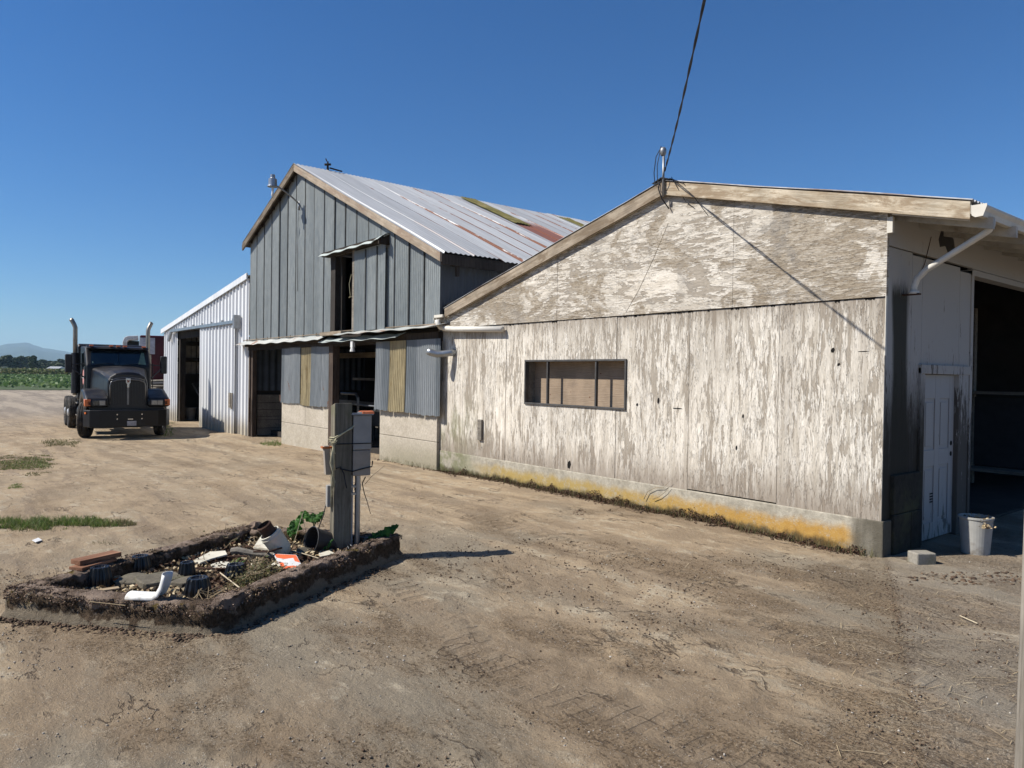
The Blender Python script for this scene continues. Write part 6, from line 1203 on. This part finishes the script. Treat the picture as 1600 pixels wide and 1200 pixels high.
# power cable from the mast out over the camera's right
A_ = Vector((mx+.06, my-.05, ZA+.20)); Bp = at(1102, -6, 4.85); dr_ = (Bp-A_); pts = []
for i in range(90):
    t = i/89*3.2; p = A_+dr_*t; p.z += -.10*math.sin(math.pi*min(t, 1))*.5 if t < 1 else 0; a = t*26; pts.append((p, a))
mb = MB()
for s in (0, math.pi): mb.tube([p+Vector((math.cos(a+s), math.sin(a+s)*.6, math.sin(a+s)))*.007 for p, a in [(A_+dr_*(i/260*3.2)+Vector((0, 0, -.06*math.sin(math.pi*min(1, i/260*3.2)))), i*.36) for i in range(261)]], .0062, 5)
o = mb.build('power_cable', MT['wire'], None, smooth=True); tag(o, 'twisted black overhead power cable running from the roof mast up out of frame', 'cable')
# ================================================================== GROUND COVER
def gp(px, py): return on_z(px, py, 0)
def scatter_px(n, x0, x1, y0, y1, rs, bias=1.0):
    """points spread over the patch of ground bounded by these photo rows"""
    out = []
    a, b, c, d = gp(x0, y1), gp(x1, y1), gp(x0, y0), gp(x1, y0); u = rs.rand(n); v = rs.rand(n)**bias
    P = np.outer((1-u)*(1-v), a)+np.outer(u*(1-v), b)+np.outer((1-u)*v, c)+np.outer(u*v, d); P[:, 2] = gz(P[:, 0], P[:, 1]); return P
rs = np.random.RandomState(11)
# gravel over the near yard (polar, area-uniform)
n = 15000; r = np.sqrt(rs.uniform(1.6**2, 8.5**2, n)); a = rs.uniform(rad(80), rad(185), n); P = np.stack([r*np.cos(a), r*np.sin(a)], 1)
dens = fbm(P[:, 0]*.9+3, P[:, 1]*.9, 4, .6)+.12*(r < 4); k = dens > .0; P = P[k]; k2 = (P[:, 1] < 7.2) | (P[:, 0] > -3.2)
def outside(P):
    q = P-np.array([PN.x, PN.y]); Mx = np.array([[PR.x-PN.x, PL.x-PN.x], [PR.y-PN.y, PL.y-PN.y]]); uv = q @ np.linalg.inv(Mx).T; return ~((uv[:, 0] > -.03) & (uv[:, 0] < 1.03) & (uv[:, 1] > -.03) & (uv[:, 1] < 1.05))
P = P[k2 & outside(P)]; P = np.column_stack([P, gz(P[:, 0], P[:, 1])]); clods(len(P), P, .0022, .0075, 5, MT['pebble'], 'gravel')
n = 9000; r = np.sqrt(rs.uniform(1.5**2, 7.8**2, n)); a = rs.uniform(rad(80), rad(185), n); P = np.stack([r*np.cos(a), r*np.sin(a)], 1); k = (fbm(P[:, 0]*.7+30, P[:, 1]*.7, 4, .65) > .10) & ((P[:, 1] < 7.2) | (P[:, 0] > -3.2)) & outside(P); P = P[k]; P = np.column_stack([P, gz(P[:, 0], P[:, 1])+.002]); clods(len(P), P, .003, .010, 6, MT['crumb'], 'dirt_crumbs')
# debris line along the slab joint, straw on the right
jl = np.array(gp(1387, 884)), np.array(gp(1447, 1200)); jl2 = jl[1]+(jl[1]-jl[0])*.3; n = 520; t = rs.rand(n); P = jl[0]+(jl2-jl[0])*t[:, None]; P[:, :2] += rs.normal(0, .035, (n, 2))*(1+1.5*(fbm(t*9, t*0, 2)[:, None]+.3)); P[:, 2] = gz(P[:, 0], P[:, 1])+.001; clods(n, P, .002, .009, 8, MT['crumb'], 'joint_debris')
n = 3400; r = np.sqrt(rs.uniform(1.6**2, 7.5**2, n)); a = rs.uniform(rad(88), rad(140), n); P = np.stack([r*np.cos(a), r*np.sin(a)], 1); k = (fbm(P[:, 0]*1.3, P[:, 1]*1.3+7, 3) > -.02) & ((P[:, 0] > -3.2) | (P[:, 1] < 6)); P = P[k]; k = rs.rand(len(P)) < np.clip(.25+(P[:, 0]+2.6)*.45, .12, 1); P = P[k]; P = np.column_stack([P, gz(P[:, 0], P[:, 1])+.006])
n = len(P); a = rs.uniform(0, 6.28, n); L = rs.uniform(.015, .07, n); d = np.stack([np.cos(a)*L, np.sin(a)*L, rs.normal(0, .006, n)], 1); s_ = np.stack([-np.sin(a), np.cos(a), 0*a], 1)*.0016; V = np.stack([P-d-s_, P-d+s_, P+d+s_, P+d-s_], 1).reshape(-1, 3); V[:, 2] += .003; tag(fastmesh('straw', V, np.arange(n*4).reshape(-1, 4), MT['straw']), kind='stuff')
# grass patches
def grass(n, x0, x1, y0, y1, h, mat, seed, name='grass', wd=.006, th=-.1, fr=3.5):
    r2 = np.random.RandomState(seed); u = r2.uniform(-1, 1, n); v = r2.uniform(-1, 1, n); a, b, c, d = [np.array(gp(*q)) for q in ((x0, y1), (x1, y1), (x0, y0), (x1, y0))]
    uu = (u[:, None]+1)/2; vv = (v[:, None]+1)/2; P = (1-uu)*(1-vv)*a+uu*(1-vv)*b+(1-uu)*vv*c+uu*vv*d; P[:, 2] = gz(P[:, 0], P[:, 1])
    q = fbm(P[:, 0]*fr, P[:, 1]*fr, 4, .6); edge = 1-np.sqrt(u*u*np.abs(u)+v*v); k = q+.9*edge-.35 > th; P = P[k]; hh = h*(.25+1.0*r2.rand(len(P))**1.5)*np.clip(.5+1.2*edge[k]+q[k], .3, 1.5)
    V, Fq = blades(P, hh, wd, 1.3, r2); tag(fastmesh(name, V, Fq, mat), kind='stuff')
grass(8000, -30, 190, 811, 830, .055, MT['grass'], 21, th=-.02, fr=6); grass(1500, -30, 200, 809, 832, .05, MT['weed'], 41, th=-.1, fr=6); grass(1400, 150, 215, 815, 825, .04, MT['weed'], 22, th=.0)
grass(9000, -30, 102, 698, 740, .022, MT['weed'], 23, wd=.012, th=.0); grass(3500, -20, 98, 702, 734, .024, MT['grass'], 24, wd=.012, th=.1); grass(900, 8, 45, 752, 764, .025, MT['grass'], 25, th=.05)
grass(1600, 60, 128, 678, 690, .04, MT['weed'], 26, wd=.012, th=.02); grass(500, 405, 440, 683, 690, .07, MT['grass'], 27, wd=.01); grass(260, 245, 275, 655, 680, .12, MT['grass'], 28, wd=.015)
grass(250, 118, 215, 846, 858, .03, MT['weed'], 29, th=.15)
# moss and dead weeds at the foot of the workshop wall
n = 15000; x = rs.uniform(XL-.0, -3.45, n); q = fbm(x*1.7, x*0+2, 4, .6); q6 = fbm(x*5+3, x*0+4, 3, .6); hgt = np.clip(.03+.06*(q+.10)+.16*np.maximum(q6, 0)+.02*smooth(-11, -8, x)*(1-smooth(-4.2, -3.4, x)), .010, .15); yy = np.abs(rs.normal(0, .045, n)); z = rs.rand(n)*hgt*np.exp(-yy*9)
P = np.stack([x, WY-.016-yy, z+gz(x, WY-yy)], 1); V, Fq = leaves(P, .006+.012*rs.rand(n), 1.5, 0, rs); tag(fastmesh('moss_strip', V, Fq, MT['moss']), kind='stuff')
n = 1800; x = rs.uniform(XL-2, -3.3, n); P = np.stack([x, WY-.02-np.abs(rs.normal(0, .06, n)), gz(x, WY+0*x)], 1); V, Fq = blades(P, .05+.09*rs.rand(n), .004, 1.0, rs); tag(fastmesh('dead_weeds', V, Fq, MT['weed']), kind='stuff')
n = 700; x = rs.uniform(XL-2.2, -3.5, n); P = np.stack([x, WY-.05-np.abs(rs.normal(0, .07, n)), gz(x, WY+0*x)], 1); clods(n, P, .005, .02, 12, MT['crumb'], 'wall_foot_dirt')
tw = on_y(1010, 775, WY-.05)
for (pts, lab) in (([(1006, 780), (1012, 768), (1024, 762), (1036, 762), (1047, 751)], 'thin bent stem arching against the wall footing'), ([(1020, 780), (1030, 776), (1040, 768), (1046, 760)], 'second shorter stem just right of the arching one')):
    twig([on_y(a_, b_, WY-.04) for a_, b_ in pts], .005, 'twig', 'dry_stalk', lab, 'stalk')
# scattered dark chunks on the drive
for (x0, x1, y0, y1, n_, nm) in ((895, 960, 798, 806, 90, 'dirt_chunks'), (470, 500, 700, 712, 10, 'dirt_chunks'), (1420, 1600, 895, 915, 160, 'dirt_chunks'), (1470, 1480, 876, 884, 40, 'dirt_chunks')):
    P = scatter_px(n_, x0, x1, y0, y1, rs); P = P[fbm(P[:, 0]*5, P[:, 1]*5, 2) > -.1]; clods(len(P), P, .006, .022, x0, MT['crumb'], nm)
mb = MB(); mb.tube([Vector((0, 0, 0)), w(1422, 935, .02)-w(1400, 925, .02)], .004, 5); o = mb.build('stick', MT['twig_p'], None); o.location = w(1500, 962, .02); tag(o, 'pale straight stick on the concrete near the right edge', 'stick')
# ================================================================== HAZE
mb = MB(); mb.box((-9500, -9400, -31), (9400, 9500, 300)); hz = mb.build('haze', [], None); hm = bpy.data.materials.new('haze'); hm.use_nodes = True; nt = hm.node_tree; nt.nodes.clear(); pv = nt.nodes.new('ShaderNodeVolumePrincipled'); pv.inputs['Color'].default_value = (.55, .80, 1, 1); pv.inputs['Density'].default_value = 1.3e-4; pv.inputs['Anisotropy'].default_value = 0; om = nt.nodes.new('ShaderNodeOutputMaterial'); nt.links.new(pv.outputs[0], om.inputs['Volume']); hz.data.materials.append(hm); tag(hz, kind='stuff')
for o in bpy.data.objects:
    for k in ('w', 'wl'):
        if k in o: del o[k]
